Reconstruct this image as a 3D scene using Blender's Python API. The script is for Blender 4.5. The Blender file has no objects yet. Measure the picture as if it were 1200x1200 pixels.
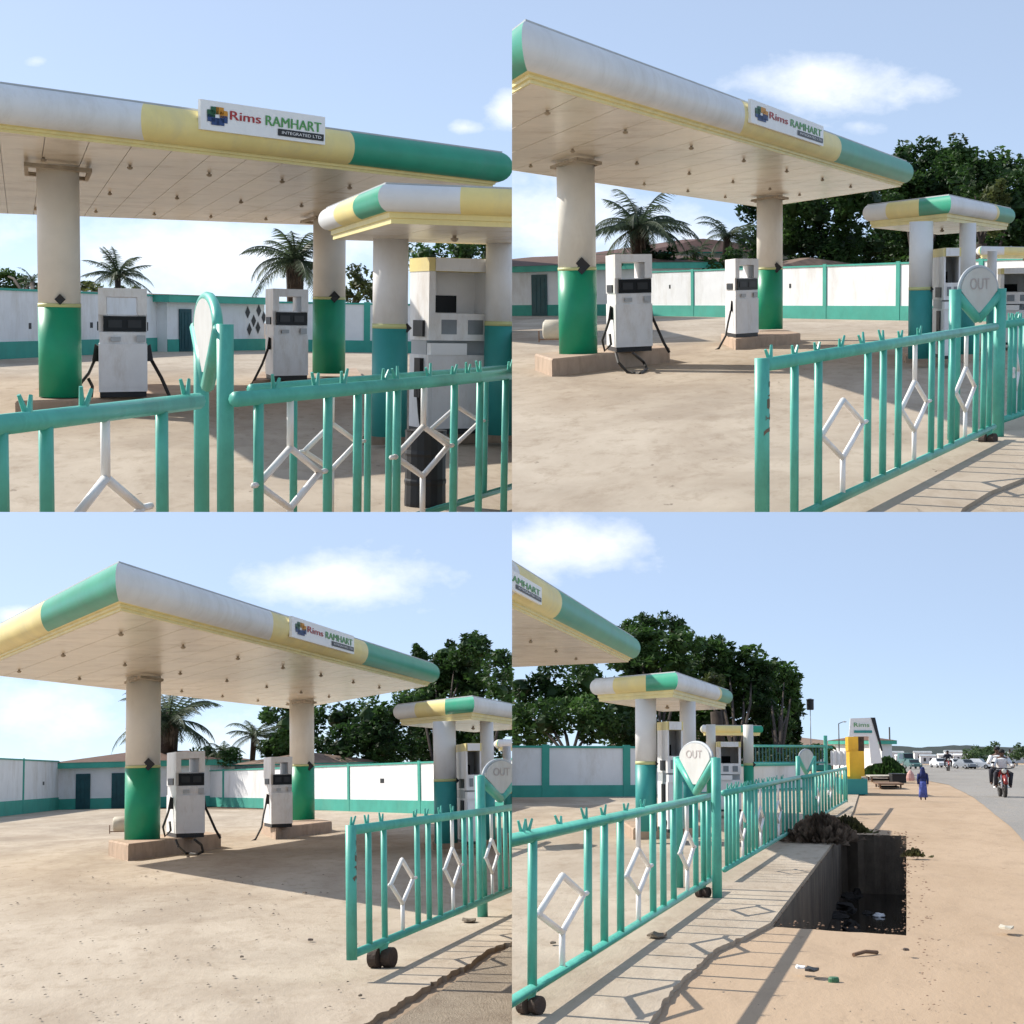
# A filling station and the road beside it, laid out as four separate outdoor sets
# (the photograph is a 2 x 2 group of four pictures of one station).  Each set has its own
# ground, its own upright and its own size in space; sets meet at the planes X = 0 and Z = 0.
import bpy, bmesh, math, random
from mathutils import Vector, Matrix

random.seed(7)
SC = bpy.context.scene
COL = SC.collection
F = 2000.0            # focal length in photo pixels (photo 1200 x 1200)
EYE = 2.0             # height of the eye above each set's ground
ALL = []              # every mesh object with its set, for the trimming pass

# ------------------------------------------------------------------ camera
cam = bpy.data.cameras.new('camera')
cam.sensor_fit = 'HORIZONTAL'
cam.sensor_width = 36.0
cam.lens = 36.0 * F / 1200.0
cam.clip_start = 0.1
cam.clip_end = 200000
cam_ob = bpy.data.objects.new('camera', cam)
cam_ob.location = (0, 0, 0)
cam_ob.rotation_euler = (math.radians(90), 0, 0)
COL.objects.link(cam_ob)
SC.camera = cam_ob

# ------------------------------------------------------------------ sets
def raydir(px, py):
    return Vector(((px - 600) / F, 1.0, (600 - py) / F))

class View:
    """One set: an upright ground plane with its own frame (x right, y away, z up, metres)."""
    def __init__(self, phrase, xc, yc, horizon, scale, sx, sz, roll=1.0):
        self.phrase, self.s, self.sx, self.sz = phrase, scale, sx, sz
        u = (xc - 600) / F
        b0 = -(600 - horizon) / F
        r = u * b0 * roll
        b = b0 - r * u
        n = Vector((r, b, 1)).normalized()
        c = raydir(xc, yc)
        y = (c - n * c.dot(n)).normalized()
        x = y.cross(n)
        self.R = Matrix((x, y, n)).transposed()      # columns are the axes
        self.Rt = self.R.transposed()
        self.M = Matrix.Translation(self.R @ Vector((0, 0, -EYE)) * scale) @ self.R.to_4x4() @ Matrix.Scale(scale, 4)
    def g(self, px, py, z=0.0):
        d = self.Rt @ raydir(px, py)
        t = (z - EYE) / d.z
        return Vector((d.x * t, d.y * t, z))
    def at(self, px, py, depth):
        d = self.Rt @ raydir(px, py)
        t = depth / d.y
        return Vector((0, 0, EYE)) + d * t
    def proj(self, p):
        c = self.R @ (Vector(p) - Vector((0, 0, EYE)))
        return 600 + F * c.x / c.y, 600 - F * c.z / c.y
    def mpp(self, p):
        c = self.R @ (Vector(p) - Vector((0, 0, EYE)))
        return c.y / F
    def h(self, p, row):
        """height at which the upright through p crosses the photo row"""
        q = self.R @ Vector((p.x, p.y, -EYE))
        n = self.R @ Vector((0, 0, 1))
        k = (600 - row) / F
        return (k * q.y - q.z) / (n.z - k * n.y)
    def onplane(self, A, B, px, z):
        """point of the upright plane through A-B seen in photo column px, at height z"""
        lo, hi = -3.0, 4.0
        def fx(t):
            p = A.lerp(B, t); p.z = z
            c = self.R @ (p - Vector((0, 0, EYE)))
            return c.x - (px - 600) / F * c.y
        f0, f1 = fx(0), fx(1)
        t = -f0 / (f1 - f0)
        return t

UL = View('in upper left view', 300, 300, 366, 30.0, -1, 1)
UR = View('in upper right view', 900, 300, 332, 10.0, 1, 1)
LL = View('in lower left view', 300, 900, 911, 0.5, -1, -1)
LR = View('in lower right view', 900, 900, 878, 0.35, 1, -1, roll=.25)

# ------------------------------------------------------------------ materials
def new_mat(name):
    m = bpy.data.materials.new(name); m.use_nodes = True
    nt = m.node_tree
    return m, nt, nt.nodes['Principled BSDF']

def mat(name, base, rough=0.6, var=0.12, scale=3.0, bump=0.0, bscale=40.0, spec=0.4, dirt=None, dirt_amt=0.0, metal=0.0, detail=6.0, stretch=None):
    """paint / plaster / metal with cloudy tone variation, optional stains and fine relief"""
    m, nt, bs = new_mat(name)
    N, L = nt.nodes, nt.links
    tc = N.new('ShaderNodeTexCoord')
    mp = N.new('ShaderNodeMapping'); L.new(tc.outputs['Object'], mp.inputs['Vector'])
    if stretch: mp.inputs['Scale'].default_value = stretch
    no = N.new('ShaderNodeTexNoise'); no.inputs['Scale'].default_value = scale; no.inputs['Detail'].default_value = detail
    no.inputs['Roughness'].default_value = 0.65
    L.new(mp.outputs[0], no.inputs['Vector'])
    rp = N.new('ShaderNodeValToRGB')
    lo = tuple(c * (1 - var) for c in base); hi = tuple(min(1, c * (1 + var)) for c in base)
    rp.color_ramp.elements[0].color = lo + (1,); rp.color_ramp.elements[0].position = 0.3
    rp.color_ramp.elements[1].color = hi + (1,); rp.color_ramp.elements[1].position = 0.7
    L.new(no.outputs['Fac'], rp.inputs[0])
    out = rp.outputs[0]
    if dirt:
        n2 = N.new('ShaderNodeTexNoise'); n2.inputs['Scale'].default_value = scale * 0.8; n2.inputs['Detail'].default_value = 9
        n2.inputs['Roughness'].default_value = 0.75
        mp2 = N.new('ShaderNodeMapping'); mp2.inputs['Location'].default_value = (13.1, 4.7, 2.2); mp2.inputs['Scale'].default_value = (1, 1, 0.35)
        L.new(tc.outputs['Object'], mp2.inputs['Vector']); L.new(mp2.outputs[0], n2.inputs['Vector'])
        r2 = N.new('ShaderNodeValToRGB'); r2.color_ramp.elements[0].position = 0.5; r2.color_ramp.elements[1].position = 0.72
        r2.color_ramp.elements[1].color = (dirt_amt,) * 3 + (1,)
        L.new(n2.outputs['Fac'], r2.inputs[0])
        mx = N.new('ShaderNodeMix'); mx.data_type = 'RGBA'
        L.new(r2.outputs[0], mx.inputs[0]); L.new(out, mx.inputs[6]); mx.inputs[7].default_value = tuple(dirt) + (1,)
        out = mx.outputs[2]
    L.new(out, bs.inputs['Base Color'])
    bs.inputs['Roughness'].default_value = rough
    bs.inputs['Specular IOR Level'].default_value = spec
    bs.inputs['Metallic'].default_value = metal
    if bump:
        nb = N.new('ShaderNodeTexNoise'); nb.inputs['Scale'].default_value = bscale; nb.inputs['Detail'].default_value = 5
        L.new(tc.outputs['Object'], nb.inputs['Vector'])
        bp = N.new('ShaderNodeBump'); bp.inputs['Strength'].default_value = bump; bp.inputs['Distance'].default_value = 0.02
        L.new(nb.outputs['Fac'], bp.inputs['Height']); L.new(bp.outputs[0], bs.inputs['Normal'])
    return m

def ground_mat(name, c1, c2, c3, spot, scale=0.35, squash=(1, 0.4, 1), spots=True, bump=0.35, crack=False, patch=None):
    """worn ground: broad blotches, finer mottling, dark crumbs"""
    m, nt, bs = new_mat(name)
    N, L = nt.nodes, nt.links
    tc = N.new('ShaderNodeTexCoord')
    mp = N.new('ShaderNodeMapping'); mp.inputs['Scale'].default_value = squash
    L.new(tc.outputs['Object'], mp.inputs['Vector'])
    def noise(s, d, r=0.6, dist=0.0):
        n = N.new('ShaderNodeTexNoise'); n.inputs['Scale'].default_value = s; n.inputs['Detail'].default_value = d
        n.inputs['Roughness'].default_value = r; n.inputs['Distortion'].default_value = dist
        L.new(mp.outputs[0], n.inputs['Vector']); return n
    a = noise(scale, 8, 0.68, 0.6)
    ra = N.new('ShaderNodeValToRGB')
    e = ra.color_ramp.elements
    e[0].position = 0.32; e[0].color = tuple(c2) + (1,); e[1].position = 0.62; e[1].color = tuple(c1) + (1,)
    L.new(a.outputs['Fac'], ra.inputs[0])
    b = noise(scale * 7, 9, 0.75, 0.3)
    rb = N.new('ShaderNodeValToRGB'); rb.color_ramp.elements[0].position = 0.50; rb.color_ramp.elements[1].position = 0.72
    rb.color_ramp.elements[1].color = (0.65,) * 3 + (1,)
    L.new(b.outputs['Fac'], rb.inputs[0])
    mx = N.new('ShaderNodeMix'); mx.data_type = 'RGBA'
    L.new(rb.outputs[0], mx.inputs[0]); L.new(ra.outputs[0], mx.inputs[6]); mx.inputs[7].default_value = tuple(c3) + (1,)
    out = mx.outputs[2]
    if spots:
        v = noise(scale * 16, 3, 0.6)
        rv = N.new('ShaderNodeValToRGB'); rv.color_ramp.elements[0].position = 0.69; rv.color_ramp.elements[1].position = 0.76
        rv.color_ramp.elements[1].color = (0.7,) * 3 + (1,)
        L.new(v.outputs['Fac'], rv.inputs[0])
        m2 = N.new('ShaderNodeMix'); m2.data_type = 'RGBA'
        L.new(rv.outputs[0], m2.inputs[0]); L.new(out, m2.inputs[6]); m2.inputs[7].default_value = tuple(spot) + (1,)
        out = m2.outputs[2]
    if crack:
        vo = N.new('ShaderNodeTexVoronoi'); vo.feature = 'DISTANCE_TO_EDGE'; vo.inputs['Scale'].default_value = 0.22
        wn = noise(0.8, 5); mw = N.new('ShaderNodeMix'); mw.data_type = 'RGBA'; mw.inputs[0].default_value = 0.35
        L.new(mp.outputs[0], mw.inputs[6]); L.new(wn.outputs['Color'], mw.inputs[7]); L.new(mw.outputs[2], vo.inputs['Vector'])
        rc = N.new('ShaderNodeValToRGB'); rc.color_ramp.elements[0].position = 0.0; rc.color_ramp.elements[1].position = 0.006
        rc.color_ramp.elements[0].color = (0.5,) * 3 + (1,); rc.color_ramp.elements[1].color = (0, 0, 0, 1)
        L.new(vo.outputs['Distance'], rc.inputs[0])
        m3 = N.new('ShaderNodeMix'); m3.data_type = 'RGBA'
        L.new(rc.outputs[0], m3.inputs[0]); L.new(out, m3.inputs[6]); m3.inputs[7].default_value = tuple(spot) + (1,)
        out = m3.outputs[2]
    if patch:
        pn = noise(scale * .28, 7, 0.62, 1.2)
        pr = N.new('ShaderNodeValToRGB'); pr.color_ramp.elements[0].position = 0.49; pr.color_ramp.elements[1].position = 0.66
        pr.color_ramp.elements[1].color = (0.6,) * 3 + (1,)
        L.new(pn.outputs['Fac'], pr.inputs[0])
        m4 = N.new('ShaderNodeMix'); m4.data_type = 'RGBA'
        L.new(pr.outputs[0], m4.inputs[0]); L.new(out, m4.inputs[6]); m4.inputs[7].default_value = tuple(patch) + (1,)
        out = m4.outputs[2]
    L.new(out, bs.inputs['Base Color'])
    bs.inputs['Roughness'].default_value = 0.9; bs.inputs['Specular IOR Level'].default_value = 0.2
    nb = noise(scale * 30, 6, 0.7)
    bp = N.new('ShaderNodeBump'); bp.inputs['Strength'].default_value = bump; bp.inputs['Distance'].default_value = 0.05
    L.new(nb.outputs['Fac'], bp.inputs['Height']); L.new(bp.outputs[0], bs.inputs['Normal'])
    return m

def leaf_mat(name, dark, light, scale=0.6):
    m, nt, bs = new_mat(name)
    N, L = nt.nodes, nt.links
    tc = N.new('ShaderNodeTexCoord')
    no = N.new('ShaderNodeTexNoise'); no.inputs['Scale'].default_value = scale; no.inputs['Detail'].default_value = 4
    L.new(tc.outputs['Object'], no.inputs['Vector'])
    rp = N.new('ShaderNodeValToRGB')
    rp.color_ramp.elements[0].color = tuple(dark) + (1,); rp.color_ramp.elements[0].position = 0.38
    rp.color_ramp.elements[1].color = tuple(light) + (1,); rp.color_ramp.elements[1].position = 0.66
    L.new(no.outputs['Fac'], rp.inputs[0]); L.new(rp.outputs[0], bs.inputs['Base Color'])
    bs.inputs['Roughness'].default_value = 0.55
    bs.inputs['Specular IOR Level'].default_value = 0.25
    tl = N.new('ShaderNodeBsdfTranslucent'); hs_ = N.new('ShaderNodeHueSaturation'); hs_.inputs['Value'].default_value = 1.5
    L.new(rp.outputs[0], hs_.inputs['Color']); L.new(hs_.outputs[0], tl.inputs['Color'])
    ms = N.new('ShaderNodeMixShader'); ms.inputs[0].default_value = .35
    L.new(bs.outputs[0], ms.inputs[1]); L.new(tl.outputs[0], ms.inputs[2])
    L.new(ms.outputs[0], N['Material Output'].inputs['Surface'])
    return m

MT = {
 'white': mat('white_paint', (.80, .79, .78), .5, .05, 1.5, dirt=(.52, .45, .36), dirt_amt=.35),
 'cream': mat('cream_paint', (.75, .715, .645), .45, .06, 1.2, dirt=(.5, .42, .32), dirt_amt=.35),
 'soffit': mat('soffit_panel', (.81, .72, .60), .24, .10, .8, dirt=(.44, .32, .20), dirt_amt=.75, spec=.7),
 'fas_white': mat('fascia_white', (.72, .73, .74), .4, .07, 1.0, dirt=(.48, .46, .42), dirt_amt=.55),
 'fas_yellow': mat('fascia_yellow', (.80, .67, .28), .45, .09, 1.0, dirt=(.58, .52, .34), dirt_amt=.5),
 'fas_green': mat('fascia_green', (.022, .30, .19), .4, .12, 1.0, dirt=(.09, .31, .24), dirt_amt=.5),
 'mould': mat('yellow_moulding', (.78, .68, .32), .45, .08, 2.0, dirt=(.5, .42, .22), dirt_amt=.35),
 'lip': mat('grey_sheet_edge', (.45, .48, .50), .5, .1, 2.0),
 'col_green': mat('column_green', (.008, .30, .155), .4, .12, 1.2, dirt=(.02, .26, .20), dirt_amt=.5),
 'col_teal': mat('column_teal', (.035, .29, .27), .45, .1, 1.2),
 'stripe': mat('yellow_stripe', (.55, .56, .26), .5, .1, 2.0),
 'fence': mat('fence_teal', (.085, .43, .34), .42, .18, 2.5, dirt=(.025, .19, .13), dirt_amt=.6, spec=.5),
 'rod': mat('white_rod', (.82, .80, .77), .4, .06, 3.0, dirt=(.6, .5, .4), dirt_amt=.4),
 'wall_white': mat('boundary_white', (.78, .78, .78), .8, .07, .6, dirt=(.48, .43, .36), dirt_amt=.6, bump=.15),
 'wall_green': mat('boundary_green', (.05, .33, .26), .7, .14, .8, dirt=(.10, .30, .22), dirt_amt=.4),
 'dark': mat('dark_metal', (.018, .019, .022), .45, .2, 3),
 'glass': mat('display_glass', (.008, .009, .011), .35, .2, 2, spec=.2),
 'screen': mat('grey_screen', (.20, .22, .24), .2, .1, 3),
 'pump': mat('pump_enamel', (.80, .79, .79), .4, .06, 2.0, dirt=(.48, .40, .32), dirt_amt=.6),
 'pumpgrey': mat('pump_grey', (.42, .44, .46), .4, .1, 1.5),
 'hose': mat('black_rubber', (.03, .026, .024), .6, .2, 5),
 'rust': mat('rusty_steel', (.065, .045, .035), .8, .35, 5, bump=.3),
 'rustplate': mat('brown_bracket', (.34, .28, .21), .7, .3, 3),
 'concrete': mat('cast_concrete', (.46, .34, .25), .9, .14, 2.0, dirt=(.20, .14, .10), dirt_amt=.6, bump=.4),
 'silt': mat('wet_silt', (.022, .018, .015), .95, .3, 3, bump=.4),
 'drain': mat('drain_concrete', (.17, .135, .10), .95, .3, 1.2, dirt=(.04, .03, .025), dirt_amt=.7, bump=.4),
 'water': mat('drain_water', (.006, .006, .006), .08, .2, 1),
 'door': mat('door_teal', (.012, .07, .08), .5, .25, 2),
 'roof': mat('brown_roof_sheet', (.12, .065, .045), .8, .3, 1.5),
 'thatch': mat('faded_roof', (.22, .15, .11), .9, .3, 1.5),
 'red_roof': mat('red_roof_sheet', (.12, .06, .045), .8, .25, 1.5),
 'fas_teal': mat('eave_teal', (.06, .36, .27), .6, .14, 1.0),
 'tan': mat('tank_beige', (.55, .50, .40), .6, .12, 2),
 'bark': mat('bark', (.05, .037, .028), .95, .3, 3, bump=.5),
 'black': mat('black_plastic', (.012, .012, .014), .5, .2, 3),
 'sign_white': mat('sign_board', (.86, .86, .86), .45, .03, 2),
 'plate': mat('faded_plate', (.54, .54, .52), .6, .08, 3, dirt=(.45, .42, .38), dirt_amt=.5),
 'ink_red': mat('letter_red', (.42, .035, .04), .5, .05, 2),
 'ink_green': mat('letter_green', (.10, .34, .10), .5, .05, 2),
 'ink_blue': mat('emblem_blue', (.02, .06, .19), .5, .05, 2),
 'ink_dkgreen': mat('emblem_green', (.02, .11, .05), .5, .05, 2),
 'ink_orange': mat('emblem_orange', (.60, .26, .02), .5, .05, 2),
 'ink_grey': mat('letter_grey', (.42, .37, .36), .6, .05, 2),
 'yellow': mat('booth_yellow', (.74, .44, .03), .45, .10, 1.5, dirt=(.5, .28, .05), dirt_amt=.4),
 'blue_cloth': mat('blue_cloth', (.018, .03, .12), .9, .3, 6),
 'blue_skirt': mat('printed_skirt', (.08, .11, .36), .9, .5, 10),
 'white_cloth': mat('white_cloth', (.80, .79, .78), .9, .08, 6),
 'grey_cloth': mat('dark_trousers', (.04, .04, .05), .9, .2, 6),
 'skin': mat('brown_skin', (.11, .055, .035), .55, .1, 4),
 'hair': mat('black_hair', (.01, .009, .008), .8, .2, 8),
 'bike_red': mat('motorcycle_red', (.26, .03, .025), .3, .1, 3),
 'chrome': mat('bright_metal', (.6, .6, .6), .25, .05, 3, metal=1.0),
 'lamp': mat('lamp_lens', (.75, .72, .62), .15, .05, 3),
 'car_white': mat('car_white', (.78, .79, .80), .25, .03, 2),
 'car_grey': mat('car_grey', (.22, .24, .27), .25, .05, 2),
 'car_green': mat('car_green', (.06, .14, .13), .3, .05, 2),
 'carglass': mat('car_glass', (.02, .025, .03), .08, .1, 2),
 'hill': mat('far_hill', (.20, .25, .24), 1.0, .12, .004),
 'wood': mat('old_timber', (.20, .12, .075), .85, .3, 4),
 'zinc': mat('zinc_sheet', (.45, .47, .48), .5, .15, 1.0),
 'pink': mat('pink_cloth', (.62, .36, .32), .9, .2, 3),
 'lid': mat('green_lid', (.05, .16, .08), .5, .1, 3),
 'leaf': leaf_mat('broad_leaves', (.014, .036, .010), (.055, .115, .026), .30),
 'leaf2': leaf_mat('olive_leaves', (.03, .045, .014), (.11, .13, .04), .5),
 'leaf3': leaf_mat('distant_leaves', (.04, .075, .03), (.10, .15, .06), .2),
 'palm': leaf_mat('palm_leaflets', (.035, .055, .03), (.095, .125, .065), .8),
 'weed': leaf_mat('weeds', (.045, .04, .022), (.10, .10, .035), 2.5),
 'drybrush': leaf_mat('dry_brush', (.07, .05, .035), (.20, .15, .11), 2.5),
}
YARD = ground_mat('worn_concrete', (.51, .43, .335), (.365, .29, .215), (.27, .20, .135), (.11, .08, .055), .42, (1, .33, 1), bump=.22, patch=(.255, .20, .15))
GRAVEL = ground_mat('gravelly_sand', (.44, .36, .27), (.34, .27, .20), (.22, .16, .11), (.10, .08, .06), 1.6, (1, .5, 1), bump=.8)
SAND = ground_mat('red_brown_sand', (.47, .345, .235), (.385, .275, .18), (.32, .23, .155), (.24, .16, .10), .30, (1, .30, 1), bump=.15)
ASPH = ground_mat('asphalt', (.30, .28, .255), (.25, .235, .215), (.34, .29, .24), (.08, .08, .08), .12, (1, .3, 1))
DIRT = ground_mat('bare_earth', (.34, .25, .17), (.26, .19, .13), (.22, .17, .11), (.12, .09, .06), .12, (1, .5, 1))

# ------------------------------------------------------------------ mesh builder
UP = Vector((0, 0, 1))
class MB:
    def __init__(self): self.v, self.f, self.smooth = [], [], False
    def add(self, vs, fs):
        o = len(self.v); self.v += [Vector(p) for p in vs]; self.f += [tuple(i + o for i in f) for f in fs]; return self
    def quad(self, a, b, c, d): return self.add([a, b, c, d], [(0, 1, 2, 3)])
    def hexa(self, lo, hi):
        return self.add(list(lo) + list(hi), [(3, 2, 1, 0), (4, 5, 6, 7), (0, 1, 5, 4), (1, 2, 6, 5), (2, 3, 7, 6), (3, 0, 4, 7)])
    def pbox(self, O, a, b, u0, u1, v0, v1, w0, w1, bev=0):
        """box in the frame O + u*a + v*b + w*up (w in metres)"""
        P = lambda u, v, w: O + a * u + b * v + UP * w
        return self.hexa([P(u0, v0, w0), P(u1, v0, w0), P(u1, v1, w0), P(u0, v1, w0)], [P(u0, v0, w1), P(u1, v0, w1), P(u1, v1, w1), P(u0, v1, w1)])
    def prism(self, poly, z0, z1):
        n = len(poly)
        a = [Vector((p[0], p[1], z0)) for p in poly]; b = [Vector((p[0], p[1], z1)) for p in poly]
        return self.add(a + b, [tuple(range(n))[::-1], tuple(range(n, 2 * n))] + [(i, (i + 1) % n, n + (i + 1) % n, n + i) for i in range(n)])
    def tube(self, pts, r, n=8, cap=True):
        pts = [Vector(p) for p in pts]
        rs = r if isinstance(r, (list, tuple)) else [r] * len(pts)
        o = len(self.v); prev = None
        for i, p in enumerate(pts):
            t = (pts[min(i + 1, len(pts) - 1)] - pts[max(i - 1, 0)]).normalized()
            if prev is None:
                x = t.cross(UP if abs(t.z) < .9 else Vector((1, 0, 0))).normalized()
            else:
                x = (prev - t * prev.dot(t)).normalized()
            prev = x; y = t.cross(x)
            for k in range(n):
                an = 2 * math.pi * k / n
                self.v.append(p + (x * math.cos(an) + y * math.sin(an)) * rs[i])
        for i in range(len(pts) - 1):
            for k in range(n):
                self.f.append((o + i * n + k, o + i * n + (k + 1) % n, o + (i + 1) * n + (k + 1) % n, o + (i + 1) * n + k))
        if cap:
            self.f.append(tuple(o + k for k in range(n))[::-1]); e = o + (len(pts) - 1) * n
            self.f.append(tuple(e + k for k in range(n)))
        return self
    def lathe(self, c, prof, n=20):
        o = len(self.v)
        for r, z in prof:
            for k in range(n):
                an = 2 * math.pi * k / n
                self.v.append(Vector((c[0] + r * math.cos(an), c[1] + r * math.sin(an), z)))
        for i in range(len(prof) - 1):
            for k in range(n):
                self.f.append((o + i * n + k, o + i * n + (k + 1) % n, o + (i + 1) * n + (k + 1) % n, o + (i + 1) * n + k))
        self.f.append(tuple(o + k for k in range(n))[::-1]); e = o + (len(prof) - 1) * n
        self.f.append(tuple(e + k for k in range(n)))
        return self
    def ellipsoid(self, c, rx, ry, rz, n=10, m=7, jit=0.0):
        o = len(self.v); c = Vector(c)
        self.v.append(c + Vector((0, 0, -rz)))
        for i in range(1, m):
            ph = -math.pi / 2 + math.pi * i / m
            for k in range(n):
                th = 2 * math.pi * k / n
                j = 1 + random.uniform(-jit, jit)
                self.v.append(c + Vector((rx * math.cos(ph) * math.cos(th) * j, ry * math.cos(ph) * math.sin(th) * j, rz * math.sin(ph) * j)))
        self.v.append(c + Vector((0, 0, rz)))
        for k in range(n): self.f.append((o, o + 1 + (k + 1) % n, o + 1 + k))
        for i in range(m - 2):
            for k in range(n):
                a = o + 1 + i * n
                self.f.append((a + k, a + (k + 1) % n, a + n + (k + 1) % n, a + n + k))
        e = o + 1 + (m - 1) * n; a = o + 1 + (m - 2) * n
        for k in range(n): self.f.append((a + k, a + (k + 1) % n, e))
        return self
    def build(self, name, material, parent=None, view=None, base=None, smooth=False, label=None, bevel=0.0):
        """link as ONE mesh object; parent is a thing or a part of a thing"""
        if parent is not None:
            view, base = META[parent.name]
        me = bpy.data.meshes.new(name)
        me.from_pydata([p - base for p in self.v], [], self.f)
        me.materials.append(material)
        if smooth:
            me.shade_smooth()
        ob = bpy.data.objects.new(name, me)
        COL.objects.link(ob)
        if parent is not None: ob.parent = parent
        else: ob.matrix_world = view.M @ Matrix.Translation(base)
        META[ob.name] = (view, base)
        if label: ob['label'] = label
        if smooth == 'auto':
            pass
        ALL.append((ob, view, base))
        return ob

META = {}
def thing(view, name, label, cat, base, group=None):
    o = bpy.data.objects.new(name, None)
    o.empty_display_size = .3
    COL.objects.link(o)
    base = Vector(base)
    o.matrix_world = view.M @ Matrix.Translation(base)
    META[o.name] = (view, base)
    o['label'] = label; o['category'] = cat
    if group: o['group'] = group
    return o
def tag(o, label, cat, group=None, kind=None):
    o['label'] = label; o['category'] = cat
    if group: o['group'] = group
    if kind: o['kind'] = kind
    return o
def structure(view, name, mb, material, label=None):
    o = mb.build(name, material, None, view, Vector((0, 0, 0)))
    o['kind'] = 'structure'
    if label: o['label'] = label
    return o

_font_cache = {}
def text_faces(s):
    if s in _font_cache: return _font_cache[s]
    cu = bpy.data.curves.new('lettering', 'FONT'); cu.body = s; cu.align_x = 'LEFT'; cu.size = 1.0; cu.offset = 0.0
    ob = bpy.data.objects.new('lettering', cu); COL.objects.link(ob)
    dg = bpy.context.evaluated_depsgraph_get()
    me = bpy.data.meshes.new_from_object(ob.evaluated_get(dg))
    vs = [v.co.copy() for v in me.vertices]; fs = [tuple(p.vertices) for p in me.polygons]
    bpy.data.objects.remove(ob); bpy.data.curves.remove(cu); bpy.data.meshes.remove(me)
    x0 = min(v.x for v in vs); x1 = max(v.x for v in vs); y0 = min(v.y for v in vs); y1 = max(v.y for v in vs)
    r = ([((v.x - x0) / (x1 - x0), (v.y - y0) / (y1 - y0)) for v in vs], fs)
    _font_cache[s] = r
    return r
BOLD_LIFT = Vector((0, -.004, 0))
def letter(mb, s, P, bold=0):
    """letters filling the unit square mapped by P(u, v) -> point"""
    vs, fs = text_faces(s)
    mb.add([P(u, v) for u, v in vs], fs)
    if bold: mb.add([P(u + bold, v + bold * .5) + BOLD_LIFT for u, v in vs], fs)

# ------------------------------------------------------------------ canopy and shelter roofs
def miter(poly, i):
    n = len(poly)
    area = sum(poly[k].x * poly[(k + 1) % n].y - poly[(k + 1) % n].x * poly[k].y for k in range(n))
    sg = 1 if area > 0 else -1
    def nrm(a, b):
        d = (b - a); d.z = 0; d.normalize(); return Vector((d.y * sg, -d.x * sg, 0))
    n0 = nrm(poly[i - 1], poly[i]); n1 = nrm(poly[i], poly[(i + 1) % n])
    m = (n0 + n1)
    k = 2.0 / max(m.length_squared, .35)
    return m * k

def roof(view, root, poly, H, fh, bands, bulge, strips=14, lamps=(), mould_h=.15, soffit=True):
    """a flat roof with a rounded banded fascia: poly = back-left, front-left, front-right, back-right (plan points)"""
    mit = [miter(poly, i) for i in range(4)]
    def C(i, o, z):
        p = poly[i] + mit[i] * o; return Vector((p.x, p.y, z))
    # rounded bulging profile above the stepped moulding
    prof = []
    for k in range(11):
        an = -1.35 + (1.35 + 1.15) * k / 10
        prof.append((bulge * (.25 + .75 * math.cos(an) if True else 0), H + fh * (mould_h + (1 - mould_h) * (math.sin(an) + math.sin(1.35)) / (math.sin(1.15) + math.sin(1.35)))))
    for e, segs in enumerate(bands):
        i, j = e, (e + 1) % 4
        for t0, t1, mkey in segs:
            mb = MB(); vs = []
            for t in (t0, t1):
                for o, z in prof:
                    vs.append(C(i, o, z).lerp(C(j, o, z), t))
            n = len(prof)
            mb.add(vs, [(k, n + k, n + k + 1, k + 1) for k in range(n - 1)])
            col = {'fas_white': 'white', 'fas_yellow': 'yellow', 'fas_green': 'green'}[mkey]
            mb.build('fascia_band', MT[mkey], root, smooth=True, label=col + ' fascia band')
    # stepped yellow moulding
    mb = MB()
    st = [(0, H), (bulge * .10, H), (bulge * .10, H + fh * mould_h * .45), (bulge * .22, H + fh * mould_h * .5), (bulge * .22, H + fh * mould_h * .95), (bulge * .42, H + fh * mould_h * 1.01)]
    for e in range(4):
        i, j = e, (e + 1) % 4
        for (o0, z0), (o1, z1) in zip(st, st[1:]):
            mb.quad(C(i, o0, z0), C(j, o0, z0), C(j, o1, z1), C(i, o1, z1))
    mb.build('moulding', MT['mould'], root)
    # top edge strip and roof deck
    mb = MB(); o1, z1 = prof[-1]
    for e in range(4):
        i, j = e, (e + 1) % 4
        mb.hexa([C(i, o1 - bulge * .05, z1), C(j, o1 - bulge * .05, z1), C(j, o1 - bulge * .5, z1), C(i, o1 - bulge * .5, z1)],
                [C(i, o1 - bulge * .05, z1 + fh * .05), C(j, o1 - bulge * .05, z1 + fh * .05), C(j, o1 - bulge * .5, z1 + fh * .05), C(i, o1 - bulge * .5, z1 + fh * .05)])
    mb.build('roof_edge', MT['lip'], root)
    mb = MB(); mb.quad(*[C(i, o1 - bulge * .5, z1) for i in range(4)])
    mb.quad(*[C(i, 0, H + .06) for i in range(4)])
    mb.build('roof_deck', MT['lip'], root)
    # soffit of long panels
    mb = MB()
    for k in range(strips):
        t0, t1 = (k + .008) / strips, (k + .992) / strips
        a, b, c, d = C(1, 0, H), C(2, 0, H), C(3, 0, H), C(0, 0, H)
        q = [a.lerp(b, t0), a.lerp(b, t1), d.lerp(c, t1), d.lerp(c, t0)]
        mb.hexa(q, [p + UP * .02 for p in q])
    mb.build('soffit', MT['soffit'], root)
    for (u, v) in lamps:
        p = C(1, 0, H).lerp(C(2, 0, H), u).lerp(C(0, 0, H).lerp(C(3, 0, H), u), v)
        mb = MB()
        mb.lathe(p, [(.03, H), (.025, H - .03), (.055, H - .035), (.05, H - .065), (.022, H - .085)], 8)
        mb.build('soffit_lamp', MT['rustplate'], root)
    return C, prof

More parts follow.
